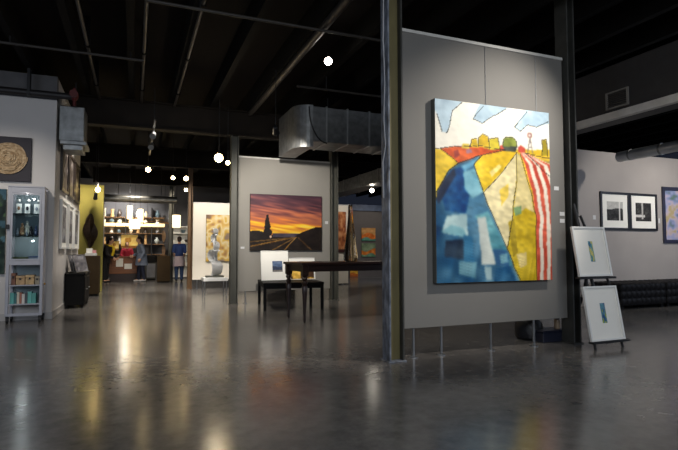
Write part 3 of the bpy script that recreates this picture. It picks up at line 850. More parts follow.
# ================================================================== EASEL
t = thing('easel', 'black display easel standing right of the farm painting panel', 'easel', (4.70, 3.96, 0))
TL = R(10)
EY = -.02
def ez(x, z, dy=0.0):
    return (x, EY + z * math.tan(TL) + dy, z)
for sx in (-1, 1):
    MB().path([ez(sx * .20, 0.0), ez(sx * .16, .7), ez(sx * .03 - .12, 1.43)], .014, 8).build('leg', M_blackmetal, t)
MB().path([(.10, .60, 0), (.07, .36, .55), ez(.03, 1.1, .02)], .014, 8).build('rear_leg', M_blackmetal, t)
MB().path([ez(-.02, .05), ez(-.10, .9), ez(-.16, 1.56)], .017, 8).build('mast', M_blackmetal, t)
for z, xa in ((.085, -.25), (.755, -.29)):
    y = ez(0, z)[1]
    MB().box((xa - .01, y - .05, z - .022), (xa + .53, y + .02, z), .003).build('ledge', M_blackmetal, t)
def slip(seed, a, b, c):
    def fn(U, V):
        img = np.zeros(U.shape + (3,))
        fill(img, np.ones(U.shape, bool), a, U, V, 20, seed, 3, 5)
        fill(img, (vnoise(U, V, 3, 5, seed + 1) > .55), b, U, V, 20, seed + 2)
        fill(img, (vnoise(U, V, 4, 6, seed + 5) > .68), c, U, V, 12, seed + 3)
        return img
    return fn
framed('easel_print', 'white framed print on the upper ledge of the black easel', 'framed picture', (4.405, 3.96 + EY + .757 * math.tan(TL) - .02, .757), .485, .55, .022, M_framewhite, slip(161, (90, 150, 150), (196, 190, 110), (60, 110, 140)), .188, .14, 'framed prints on the easel', rot=(-TL, 0, 0), depth=.03, nx=16, ny=30)
framed('easel_print', 'white framed print on the lower ledge of the black easel', 'framed picture', (4.42, 3.96 + EY + .087 * math.tan(TL) - .02, .087), .49, .575, .022, M_framewhite, slip(171, (80, 130, 150), (150, 170, 70), (40, 80, 130)), .188, .16, 'framed prints on the easel', rot=(-TL, 0, 0), depth=.03, nx=16, ny=30)

# things under the panel
t = thing('black_bag', 'round black bag on the floor behind the panel', 'bag', (4.33, 4.72, 0))
MB().lathe([(.12, 0), (.155, .03), (.165, .12), (.15, .20), (.10, .25), (.05, .27)], n=20).build('bag_body', mat('black_nylon', (16, 16, 22), .45, var=.3, scale=18, bump=.4), t, True)
MB().path([(.09 * math.cos(a), 0, .25 + .08 * math.sin(a)) for a in [PI * k / 10 for k in range(11)]], .008).build('handle', M_blackmetal, t)
t = thing('storage_box', 'dark blue-black storage box on the floor below the right end of the panel', 'box', (4.46, 4.54, 0))
MB().box((-.18, -.10, 0), (.18, .10, .115), .008).build('tub', mat('navy_plastic', (26, 30, 46), .4), t)
MB().box((-.19, -.11, .115), (.19, .11, .135), .005).build('lid', mat('navy_plastic', (26, 30, 46), .4), t)
t = thing('glass_jar', 'beige jar standing on the dark storage box under the panel', 'jar', (4.58, 4.53, .135))
MB().lathe([(.03, 0), (.035, .01), (.035, .09), (.028, .11)], n=16).build('jar_body', mat('beige_jar', (150, 130, 108), .3), t, True)
MB().lathe([(.03, .11), (.03, .13)], n=16).build('lid', M_blackmetal, t)

# ================================================================== TUFTED BENCHES
def tufted(name, label, x0, w):
    t = thing(name, label, 'bench', (x0 + w / 2, 6.62, 0), 0, 'tufted leather benches')
    p = .125
    nxs = round(w / p); D = 5 * p; H = 3 * p
    W = nxs * p
    sub = 6
    def pat(a, b):
        return 0.022 * (abs(math.sin(PI * a / p)) * abs(math.sin(PI * b / p))) ** .6
    g1 = [[(-W / 2 + i * p / sub, -D / 2 - pat(i * p / sub, j * p / sub), .07 + j * p / sub) for i in range(nxs * sub + 1)] for j in range(3 * sub + 1)]
    g2 = [[(-W / 2 + i * p / sub, -D / 2 + j * p / sub, .07 + H + pat(i * p / sub, j * p / sub)) for i in range(nxs * sub + 1)] for j in range(5 * sub + 1)]
    b = MB().sheet(g1).sheet(g2)
    for s in (-1, 1):
        b.sheet([[(s * (W / 2 + pat(i * p / sub, j * p / sub)), -D / 2 + i * p / sub, .07 + j * p / sub) for i in range(5 * sub + 1)] for j in range(3 * sub + 1)])
    b.sheet([[(-W / 2, D / 2, .07), (W / 2, D / 2, .07)], [(-W / 2, D / 2, .07 + H), (W / 2, D / 2, .07 + H)]])
    b.sheet([[(-W / 2, -D / 2, .07), (W / 2, -D / 2, .07)], [(-W / 2, D / 2, .07), (W / 2, D / 2, .07)]])
    bmesh.ops.remove_doubles(b.bm, verts=b.bm.verts, dist=.001)
    b.build('upholstery', M_leather, t, True)
    for sx in (-1, 1):
        for sy in (-1, 1):
            MB().box((sx * (W / 2 - .06) - .03, sy * (D / 2 - .06) - .03, 0), (sx * (W / 2 - .06) + .03, sy * (D / 2 - .06) + .03, .075)).build('leg', M_black, t)
tufted('tufted_bench', 'dark tufted leather bench under the pair of framed photographs', 7.85, 1.125)
tufted('tufted_bench', 'dark tufted leather bench running out of the picture at the right', 9.02, 1.5)

# ================================================================== DUCTS, PIPES, VENT
def boxduct(label, lo, hi, axis, ribs, cat='duct', m=None):
    t = thing('air_duct', label, cat, lo)
    s = [hi[k] - lo[k] for k in range(3)]
    MB().box((0, 0, 0), s, .01).build('duct_body', m or M_duct, t)
    for r in ribs:
        a, b = [-.012, -.012, -.012], [s[0] + .012, s[1] + .012, s[2] + .012]
        a[axis], b[axis] = r - .02, r + .02
        MB().box(a, b, .004).build('flange', mat('bright_duct_flange', (176, 178, 178), .4, .8), t)
    return t
# duct with elbow over the sunset panel
t = thing('air_duct', 'large silver air duct with an elbow above the sunset painting panel', 'duct', (2.55, 8.2, 2.94))
MB().box((.28, 0, .0), (2.95, .7, .62), .012).build('duct_body', M_duct, t)
el = MB()
prof = [(.30, 0.0)] + [(.30 - .30 * math.sin(a), .30 - .30 * math.cos(a)) for a in [PI / 2 * k / 8 for k in range(1, 9)]]
poly = prof + [(0, 1.15), (.32, 1.15)]
bm = el.bm
A = [bm.verts.new((x, y, -.10)) for x, y in poly]; B = [bm.verts.new((x, y, .64)) for x, y in poly]
for k in range(len(poly)):
    bm.faces.new((A[k], A[(k + 1) % len(poly)], B[(k + 1) % len(poly)], B[k]))
bm.faces.new(A); bm.faces.new(list(reversed(B)))
el.build('elbow', M_duct, t)
MB().path([(.22 + .33 * (1 - math.cos(a)), -.015, .60 - .62 * math.sin(a)) for a in [PI / 2 * k / 12 for k in range(13)]], .012, 8).build('gasket', M_blackmetal, t)
for x in (.55, .95, 1.38, 1.78, 2.2):
    MB().box((x - .014, -.014, -.014), (x + .014, .714, .634), .003).build('flange', mat('bright_duct_flange', (176, 178, 178), .4, .8), t)
hr = MB()
for x in (.7, 2.6):
    hr.tube((x, .35, .62), (x, .35, .90), .008)
hr.build('hanger_rods', M_blackmetal, t)
d = boxduct('silver duct running back above the far white panel', (6.05, 8.72, 2.88), (6.6, 17.2, 3.24), 1, (1, 2.2, 3.4, 4.6, 5.8, 7, 8.2))
MB().box((.25, 2, .36), (.28, 2.03, .95)).build('hanger_strap', M_blackmetal, d)
t = boxduct('big dark duct with pale lower edge at upper right, carrying a square vent', (5.6, 1.2, 2.80), (6.25, 8.6, 3.4), 1, (), m=mat('dark_grey_duct_paint', (52, 50, 50), .6, .2))
MB().box((-.02, 0, -.10), (.05, 7.4, -.03)).box((0, 0, -.03), (.03, 7.4, 0)).build('edge_strip', mat('lit_edge_pale', (206, 202, 196), .5, .3), t)  # light on the duct's lower edge is put into this pale colour
MB().box((.3, 2, .6), (.33, 2.03, 1.02)).build('hanger_strap', M_blackmetal, t)
vt = thing('air_vent', 'square pale air vent on the side of the big dark duct', 'vent', (5.59, 4.47, 2.93))
v = MB()
v.box((-.015, -.16, -.10), (.005, -.135, .12)).box((-.015, .135, -.10), (.005, .16, .12)).box((-.015, -.135, -.10), (.005, .135, -.08)).box((-.015, -.135, .10), (.005, .135, .12))
v.build('frame', mat('pale_vent_paint', (120, 116, 110), .5), vt)
v = MB()
for k in range(7):
    v.box((-.012, -.135, -.07 + .025 * k), (.004, .135, -.06 + .025 * k))
v.build('louvre', mat('grey_louvre', (60, 58, 56), .5), vt)
t = thing('round_duct', 'round shiny spiral duct above the right-hand wall', 'duct', (8.0, 2.0, 2.70))
rd = MB().tube((0, 0, 0), (0, 4.4, 0), .09, n=24)
rd.build('duct_tube', mat('bright_spiral_duct', (190, 192, 194), .35, .4), t, True)
for k in range(8):
    MB().tube((0, .3 + .55 * k, 0), (0, .33 + .55 * k, 0), .097, n=24).build('seam_ring', M_duct, t)
MB().box((-.01, 2, .1), (.01, 2.02, 1.12)).build('hanger_strap', M_blackmetal, t)
# heating unit by the left corner
t = thing('heater_box', 'silver metal heater unit hanging beside the white wall corner', 'duct unit', (-1.14, 9.0, 2.66))
MB().box((0, 0, .14), (.36, .55, .70), .01).build('casing', M_duct, t)
MB().box((.02, -.03, .08), (.40, .58, .14), .006).build('flange', M_duct, t)
MB().box((.06, .02, 0), (.34, .5, .08), .006).build('outlet', M_duct, t)
MB().tube((.2, .27, .7), (.2, .27, 1.17), .012).build('hanger_rod', M_blackmetal, t)
t = thing('sprinkler_main', 'thick dark pipe with red valve across the upper left wall', 'pipe', (-1.0, 8.80, 3.46))
MB().tube((-5, 0, 0), (.06, 0, 0), .05, n=16).build('pipe', mat('dark_pipe_paint', (34, 30, 30), .5), t, True)
for hx in (-.53, -2.69):
    MB().box((hx - .02, -.055, -.055), (hx + .02, .055, .37)).build('hanger_strap', M_blackmetal, t)
vv = MB().ball((.09, 0, .02), (.06, .07, .09), 14).tube((.09, -.14, .02), (.09, -.09, .02), .06, n=16)
vv.tube((.09, 0, -.14), (.09, 0, .14), .022)
vv.build('valve', mat('red_valve_paint', (84, 20, 17), .6), t, True)
for i, (x, lab) in enumerate(((-.62, 'dark thin ceiling pipe running back above the olive wall, leftmost'), (.08, 'thin ceiling pipe running back above the shop entrance'), (.66, 'thin ceiling pipe running back, right of the pipe above the shop entrance'), (2.1, 'thick ceiling pipe running back toward the sunset panel'))):
    t = thing('ceiling_pipe', lab, 'pipe', (x, 0, 3.77), 0, 'pipes under the joists')
    MB().tube((0, 1.5, 0), (0, 9.85, 0), .022 if i < 3 else .05, n=12).build('pipe', mat('grey_pipe_paint', (56, 52, 48), .5, .3), t, True)
    for k in range(5):
        MB().box((-.035, 2.2 + 1.7 * k, -.03), (.035, 2.24 + 1.7 * k, .38)).build('clamp', M_joist, t)
for i, (x0, x1, y, z, lab) in enumerate(((-3.5, .08, 7.5, 3.72, 'long thin pipe crossing the ceiling at upper left'), (.08, 4.2, 5.6, 3.70, 'thin pipe crossing the ceiling left of the tall column'), (2.3, 4.6, 7.4, 3.60, 'thin pale pipe crossing just below the hanging lit spotlight'))):
    t = thing('cross_pipe', lab, 'pipe', (x0, y, z), 0, 'cross pipes under the ceiling')
    MB().tube((0, 0, 0), (x1 - x0, 0, 0), .018, n=12).build('pipe', mat('grey_pipe_paint', (56, 52, 48), .5, .3), t, True)
    js = [-.09 + .72 * k for k in range(-9, 20) if x0 + .05 < -.09 + .72 * k < x1 - .05]
    for jx in js[::2]:
        MB().tube((jx - x0, 0, 0), (jx - x0, 0, 3.83 - z), .008, n=8).build('hanger_rod', M_blackmetal, t)

# ================================================================== SPOTLIGHTS
def head(label, loc, lens, aim, r=.05, stem_top=3.82, group='ceiling spotlights'):
    t = thing('spotlight', label, 'spotlight', loc, 0, group)
    d = (Vector(aim) - Vector(loc)).normalized()
    q = d.to_track_quat('Z', 'Y').to_matrix()
    def build(prof, name, m):
        mb = MB().lathe(prof, n=20)
        bmesh.ops.transform(mb.bm, matrix=q.to_4x4(), verts=mb.bm.verts)
        return mb.build(name, m, t, True)
    build([(r * .5, -.16), (r * .75, -.15), (r * .85, -.08), (r * 1.12, .0), (r * 1.12, .012), (r * 1.0, .012), (r * .95, 0)], 'housing', M_blackmetal)
    build([(r * .98, .006), (r * .9, .014), (r * .4, .02)], 'lens', lens)
    b = -d * .09
    MB().tube((b.x, b.y, b.z), (b.x, b.y, b.z + .12), .008).tube((b.x, b.y, b.z + .10), (b.x, b.y, stem_top - loc[2]), .006).build('stem', M_blackmetal, t)
    return t
CAMP = (0.0, 0.0, 1.05)
head('lit spotlight hanging near the top of the picture, left of the tall column', (2.48, 6.5, 3.70), M_lenscool, (1.6, 3.4, 2.3), .055)
head('brightest lit spotlight, hanging just left of the sunset panel column', (1.39, 9.2, 2.72), M_lensbright, (.3, 3.5, 1.6), .075)
head('smaller lit spotlight just right of the brightest one', (1.62, 9.6, 2.71), M_lens, (.6, 3.5, 1.8), .04)
head('lit spotlight at the end of the ceiling track above the shop', (.26, 12.0, 2.86), M_lens, (.1, 6, 1.4), .055)
head('lit spotlight left of the brown column, third in from the track', (.86, 13.0, 2.84), M_lens, (.5, 6, 1.4), .045)
head('lit spotlight directly above the slim brown column', (1.17, 13.0, 2.84), M_lens, (.6, 6, 1.4), .055)
head('small lit spotlight below the one above the slim brown column', (1.27, 14.1, 2.68), M_lens, (.7, 6, 1.4), .045, 3.34)
head('lit spotlight above the olive green wall', (-.81, 13.0, 2.47), M_lensbright, (-.4, 6, 1.2), .055)
head('lit spotlight with star-like glare near the far white panel and duct', (6.3, 13.0, 2.76), M_lenscool, (4, 6, 1.2), .06, 2.88)
head('unlit black spotlight below the lamp on the olive green wall', (-.9, 13.6, 2.32), M_lensoff, (-1.05, 14.5, 1.4), .045, 3.82)
t = thing('ceiling_track', 'black ceiling track with two unlit spot heads above the shop entrance', 'track', (.28, 8.6, 3.15))
MB().box((-.018, 0, 0), (.018, 3.2, .03), .003).build('rail', M_blackmetal, t)
MB().tube((0, .4, .03), (0, .4, .67), .006).tube((0, 3.0, .03), (0, 3.0, .67), .006).build('hanger_rods', M_blackmetal, t)
for y in (.6, 1.6):
    MB().tube((0, y, 0), (0, y, -.09), .008).tube((0, y, -.08), (-.02, y - .13, -.16), .04, .052, 16).build('spot_head', M_duct, t)

def spot(loc, aim, power, size, col=(1, .86, .66), blend=.6, r=.06):
    l = bpy.data.lights.new('spot_lamp', 'SPOT')
    l.energy = power; l.spot_size = R(size); l.spot_blend = blend; l.color = col; l.shadow_soft_size = r
    o = bpy.data.objects.new('spot_lamp', l); COL.objects.link(o)
    o.location = loc
    o.rotation_euler = (Vector(aim) - Vector(loc)).to_track_quat('-Z', 'Y').to_euler()
    return o
def area(loc, aim, power, sx, sy, col):
    l = bpy.data.lights.new('area_lamp', 'AREA')
    l.shape = 'RECTANGLE'; l.size = sx; l.size_y = sy; l.energy = power; l.color = col
    o = bpy.data.objects.new('area_lamp', l); COL.objects.link(o)
    o.location = loc
    o.rotation_euler = (Vector(aim) - Vector(loc)).to_track_quat('-Z', 'Y').to_euler()
    return o
def point(loc, power, col, r=.1):
    l = bpy.data.lights.new('point_lamp', 'POINT')
    l.energy = power; l.color = col; l.shadow_soft_size = r
    o = bpy.data.objects.new('point_lamp', l); COL.objects.link(o); o.location = loc
for q_ in CABLIGHT:
    point(q_, 1.6, (1, .95, .9), .02)
WARM = (1, .87, .70); NEUT = (1, .93, .84); COOL = (.68, .79, 1.0)
spot((4.6, 2.35, 3.75), (3.5, 4.3, 2.0), 560, 58, NEUT, 1.0, .05)
head('added black spotlight seen from behind, aimed at the sunset painting', (2.0, 7.5, 2.86), M_lens, (2.9, 9.95, 1.75), .05)  # added fixture that hides the sunset panel lamp from the camera
spot((2.008, 7.525, 2.85), (2.85, 9.95, 1.55), 330, 84, NEUT, .8, .02)
spot((2.0, 12.2, 3.2), (2.1, 14.2, 1.4), 330, 80, NEUT, .6, .03)
spot((1.2, 10.1, 3.3), (1.73, 11.9, 1.2), 420, 40, NEUT, .6, .03)
spot((5.2, 12.2, 3.3), (5.7, 14.2, 1.4), 130, 70, NEUT, .6, .03)
spot((8.7, 4.8, 3.4), (8.9, 7.0, 1.7), 150, 85, NEUT, .8)
spot((10.4, 4.8, 3.4), (10.4, 7.0, 1.7), 150, 80, NEUT, .8)
spot((4.4, 2.6, 3.6), (4.7, 4.05, .6), 55, 40, NEUT, .7)
spot((-2.0, 6.6, 3.3), (-1.75, 8.95, 1.5), 125, 62, NEUT, .95)
spot((-.2, 10.5, 3.5), (-1.17, 10.9, 1.8), 210, 90, NEUT, .8)
spot((-.8, 12.9, 2.6), (-1.0, 14.5, 1.5), 200, 100, WARM, .7)
spot((8.6, 16.2, 3.4), (8.7, 18.3, 1.3), 90, 80, NEUT, .8)
point((1.35, 9.0, 2.62), 14, WARM, .06)
for q_, p_ in (((.5, 6.3, 3.78), 120), ((.6, 9.2, 3.78), 260), ((.3, 12.6, 3.78), 320), ((3.0, 6.0, 3.6), 120), ((.2, 15.8, 3.78), 260), ((6.2, 4.2, 3.78), 90)):  # unseen ceiling downlights added to brighten the floor
    spot(q_, (q_[0], q_[1] + .3, 0), p_, 84, NEUT, .9, .02)
area((-4.5, 3.0, 1.9), (-1.6, 8.6, .3), 45, 2.5, 2.0, COOL)
area((11.5, 1.5, 2.6), (7.5, 5.5, 0), 95, 3.0, 2.2, COOL)
spot((8.2, 13.5, 3.7), (8.4, 15.5, 0), 160, 70, COOL, .8, .03)
spot((4.8, 8.2, 3.7), (4.8, 7.2, 0), 60, 80, WARM, .8, .03)
area((1.0, -2.5, 2.9), (2.0, 4, 0), 190, 6, 2.0, (.86, .92, 1))  # unseen broad fill behind the camera, added to lift the floor

# ================================================================== SHOP AT THE BACK
t = thing('shop_counter', 'brown wooden shop counter with dark base at the back', 'counter', (-.26, 19.0, 0))
MB().box((-.53, -.32, .26), (.55, .32, .80), .006).build('front', mat('honey_wood', (120, 70, 28), .45, var=.25, scale=5, stretch=(.6, 6, 6)), t)
MB().box((-.57, -.36, .80), (.59, .36, .84), .006).build('worktop', mat('honey_wood', (120, 70, 28), .45), t)
MB().box((-.50, -.28, 0), (.52, .28, .26)).build('base', mat('dark_red_brown_base', (40, 22, 18), .5), t)
for i, (x, z, w, h) in enumerate(((-.62, .50, .22, .28), (-.36, .42, .24, .18))):
    t = thing('paper_sign', ['larger white sheet on the front of the shop counter', 'smaller pale sheet on the front of the shop counter'][i], 'paper', (x + .06, 18.675, z), 0, 'sheets on the counter')
    MB().box((0, 0, 0), (w, .004, h)).build('sheet', M_mat, t)
# shelving on the back wall
t = thing('wall_shelving', 'dark framed shelving with a lit shelf along the back wall of the shop', 'shelves', (0, 21.2, 0))
sh = MB()
for x in (-1.25, -.32, .62):
    sh.box((x - .02, -.22, 0), (x + .02, .25, 2.72))
sh.build('upright', M_blackmetal, t)
for z in (.9, 1.30, 1.72, 2.34):
    MB().box((-1.27, -.2, z - .03), (1.1, .25, z), .003).build('shelf', M_wooden, t)
MB().box((-1.27, -.23, 1.98), (1.1, .25, 2.10), .003).build('shelf', mat('lit_cream_shelf', (255, 226, 170), .6, emit=(255, 214, 150), estr=.8), t)  # under-shelf lighting is put into the shelf's own emission
vc = [((226, 222, 212), 'white'), ((120, 124, 130), 'slate grey'), ((196, 160, 110), 'tan'), ((90, 110, 120), 'blue-grey'), ((240, 236, 226), 'bright white'), ((60, 52, 48), 'dark brown'), ((170, 176, 170), 'sage'), ((206, 190, 160), 'sand')]
zs = [(2.10, 'glowing cream shelf', .20), (1.72, 'shelf below the glowing one', .24), (1.30, 'second shelf below the glowing one', .36), (2.34, 'top shelf', .34)]
for r, (z, nm, hh) in enumerate(zs):
    xs = [-1.08, -.81, -.54, -.14, .13, .40, .84]
    for k, x in enumerate(xs):
        c, cn = vc[(k * 3 + r * 5 + (k // 3)) % 8]
        h = hh * rng.uniform(.7, 1.0); rr = rng.uniform(.065, .095)
        t = thing('vase', f'{cn} vase on the {nm} of the shop shelving, number {k + 1} from the left', 'vase', (x + rng.uniform(-.02, .02), 21.15 + rng.uniform(-.05, .05), z), 0, 'vases on the shop shelving')
        t['label'] = f'{cn} vase, {["leftmost","second","third","fourth","fifth","sixth","seventh","eighth","ninth"][k]} place along the {nm} of the shop'
        sty = rng.randrange(3)
        pr = [[(rr * .6, 0), (rr, h * .4), (rr * .8, h * .7), (rr * .3, h * .85), (rr * .45, h), (rr * .3, h)], [(rr * .7, 0), (rr * .9, h * .15), (rr * .6, h * .6), (rr * .9, h), (rr * .7, h)], [(rr * .4, 0), (rr, h * .3), (rr, h * .6), (rr * .5, h * .8), (rr * .5, h), (rr * .3, h)]][sty]
        MB().lathe(pr, n=14).build('vase_body', mat('vase_' + cn.replace(' ', '_'), c, .35), t, True)
def goldpic(U, V):
    img = np.zeros(U.shape + (3,))
    fill(img, np.ones(U.shape, bool), (250, 214, 120), U, V, 18, 181, 4, 4)
    fill(img, np.hypot(U - .42, (V - .4) * 1.0) < .2, (196, 140, 60), U, V, 18, 182)
    fill(img, V > .85, (150, 100, 40), U, V, 18, 183)
    return img
gp = framed('gold_picture', 'large glowing gold picture in thin black frame behind the counter', 'framed picture', (-.46, 19.9, 1.12), .60, .52, .015, M_frameblack, goldpic, 0, nx=24, ny=20)
MB().tube((.3, .0, .52), (.3, .0, 2.72), .006, n=6).build('hanging_wire', M_blackmetal, gp)
gp = framed('small_gold_picture', 'small pale gold picture left of the large one behind the counter', 'framed picture', (-.78, 19.9, 1.06), .28, .34, .012, M_framebrown, goldpic, 0, nx=16, ny=16)
MB().tube((.14, .0, .34), (.14, .0, 2.78), .006, n=6).build('hanging_wire', M_blackmetal, gp)
def pendant(label, x, y, z, r, h, n=20):
    t = thing('pendant_lamp', label, 'pendant lamp', (x, y, z), 0, 'glowing shop pendant lamps')
    MB().lathe([(r * .92, 0), (r, h * .03), (r, h * .97), (r * .92, h), (r * .3, h)], n=n).build('lamp_shade', M_shade, t, True)
    MB().tube((0, 0, h), (0, 0, 3.82 - z), .006, n=6).build('cord', M_blackmetal, t)
pendant('left tall narrow glowing pendant lamp above the shop counter', -.14, 16.2, 1.98, .075, .40)
pendant('right tall narrow glowing pendant lamp above the shop counter', .16, 16.4, 1.90, .08, .40)
pendant('lower wide glowing pendant lamp between the two narrow ones', .0, 16.9, 1.72, .16, .30)
pendant('single glowing drum lamp above the visitor in the blue top', 1.19, 16.2, 1.75, .12, .38)
# plinth with glass figure
t = thing('display_plinth', 'tall brown display plinth in the middle of the shop', 'plinth', (.90, 17.6, 0))
MB().box((-.20, -.18, .04), (.20, .18, .87), .004).build('body', M_plinth, t)
MB().box((-.18, -.16, 0), (.18, .16, .04)).build('toe_kick', M_black, t)
t = thing('glass_figure', 'slender pale glass figure on the tall brown plinth', 'sculpture', (.90, 17.6, .87))
MB().lathe([(.10, 0), (.10, .03), (.05, .04)], n=16).build('base', M_wooden, t)
g = []
for i in range(25):
    a = i / 24; wd = .03 + .07 * math.sin(PI * a); th = a * 3.2
    g.append([(wd * q * math.cos(th), wd * q * math.sin(th), .03 + a * .80) for q in (-1, 0, 1)])
MB().sheet(g, .02).build('twisted_blade', mat('pale_tan_glass', (190, 160, 130), .2), t, True)
t = thing('grey_armchair', 'dark low display cabinet with grey front, right of the walking visitor', 'cabinet', (.55, 19.2, 0))
t.name = 'low_cabinet'
MB().box((-.16, -.2, .06), (.18, .2, .62), .006).build('carcass', M_darkcol, t)
MB().box((-.18, -.22, .62), (.20, .22, .86), .02).build('top', M_black, t)
MB().box((-.13, -.212, .10), (.15, -.2, .58), .004).build('door', mat('grey_door', (130, 132, 138), .5), t)
MB().box((-.14, -.18, 0), (.16, .18, .06)).build('plinth_base', M_black, t)
# white bookcase on the right side of the shop
t = thing('white_shelf_unit', 'white shelf unit behind the visitor in the blue top', 'shelves', (1.66, 19.9, 0))
MB().box((-.36, -.15, 0), (-.33, .15, 1.95)).box((.33, -.15, 0), (.36, .15, 1.95)).box((-.33, .12, .05), (.33, .15, 1.95)).build('frame', M_framewhite, t)
for z in (.08, .5, .92, 1.34, 1.70, 1.95):
    MB().box((-.33, -.15, z - .03), (.33, .12, z)).build('shelf', M_framewhite, t)
for i, (x, z) in enumerate(((-.2, .5), (.1, .5), (.2, .92), (-.22, .92), (.18, 1.34), (-.15, 1.34), (0.05, 1.70))):
    c, cn = vc[(i * 3 + 1) % 8]
    t = thing('bowl', f'{cn} bowl on the white shelf unit, {["lower left","lower right","middle right","middle left","upper right","upper left","top"][i]} spot', 'bowl', (1.66 + x, 19.86, z), 0, 'bowls on the white shelf unit')
    MB().lathe([(.04, 0), (.05, .01), (.09, .09), (.095, .12), (.08, .12), (.04, .03)], n=16).build('bowl', mat('vase_' + cn.replace(' ', '_'), c, .35), t, True)
# white storefront post + header duct over the shop
tag(MB().box((-.99, 18.4, 0), (-.93, 18.46, 2.6), .004).build('white_post', M_framewhite), 'thin white post right of the olive green wall', 'post')
t = thing('wooden_canopy', 'curved pale wooden canopy hanging over the right of the shop', 'canopy', (.72, 19.4, 2.0))
g = [[(-.45 + .9 * i / 16, y, .10 * math.sin(PI * i / 16) + .02 * i / 16) for y in (-.35, .35)] for i in range(17)]
MB().sheet(g, .03).build('canopy_board', mat('pale_birch', (196, 150, 100), .5, var=.2, scale=6, stretch=(.5, 6, 6)), t, True)
MB().tube((-.3, 0, .09), (-.3, 0, 1.82), .006, n=6).tube((.3, 0, .09), (.3, 0, 1.82), .006, n=6).build('hanging_wires', M_blackmetal, t)
t = thing('air_duct', 'long grey duct crossing above the shop', 'duct', (-1.0, 17.6, 2.72))
MB().tube((0, 0, 0), (2.3, 0, 0), .12, n=20).build('duct_tube', M_duct, t, True)
MB().tube((.5, 0, .1), (.5, 0, 1.1), .008).tube((1.8, 0, .1), (1.8, 0, 1.1), .008).build('hanger_rods', M_blackmetal, t)
spot((-.3, 19.6, 3.4), (-.3, 21.4, 1.4), 420, 100, NEUT, .7)
spot((1.6, 17.6, 3.4), (1.7, 19.9, 1.2), 190, 80, WARM, .7)
spot((.0, 17.2, 3.5), (-.2, 19.0, .8), 80, 80, WARM, .7)
point((-.2, 20.6, 2.6), 40, (1, .9, .75), .2)

# ================================================================== PEOPLE
def blob(name, caps, balls, m, parent, voxel=.010, smooth=4):
    mb = MB()
    for a, ra, b, rb in caps:
        a, b = Vector(a), Vector(b)
        if (b - a).length > 1e-4:
            mb.tube(a, b, ra, rb, 14)
        mb.ball(a, ra, 14).ball(b, rb, 14)
    for c, r in balls:
        mb.ball(c, r, 16)
    o = mb.build(name, m, parent)
    md = o.modifiers.new('r', 'REMESH'); md.mode = 'VOXEL'; md.voxel_size = voxel; md.use_smooth_shade = True
    sm = o.modifiers.new('s', 'SMOOTH'); sm.factor = .5; sm.iterations = smooth
    dg = bpy.context.evaluated_depsgraph_get()
    me = bpy.data.meshes.new_from_object(o.evaluated_get(dg))
    o.modifiers.clear()
    old = o.data
    o.data = me
    bpy.data.meshes.remove(old)
    if not me.materials:
        me.materials.append(m)
    me.polygons.foreach_set('use_smooth', [True] * len(me.polygons))
    return o

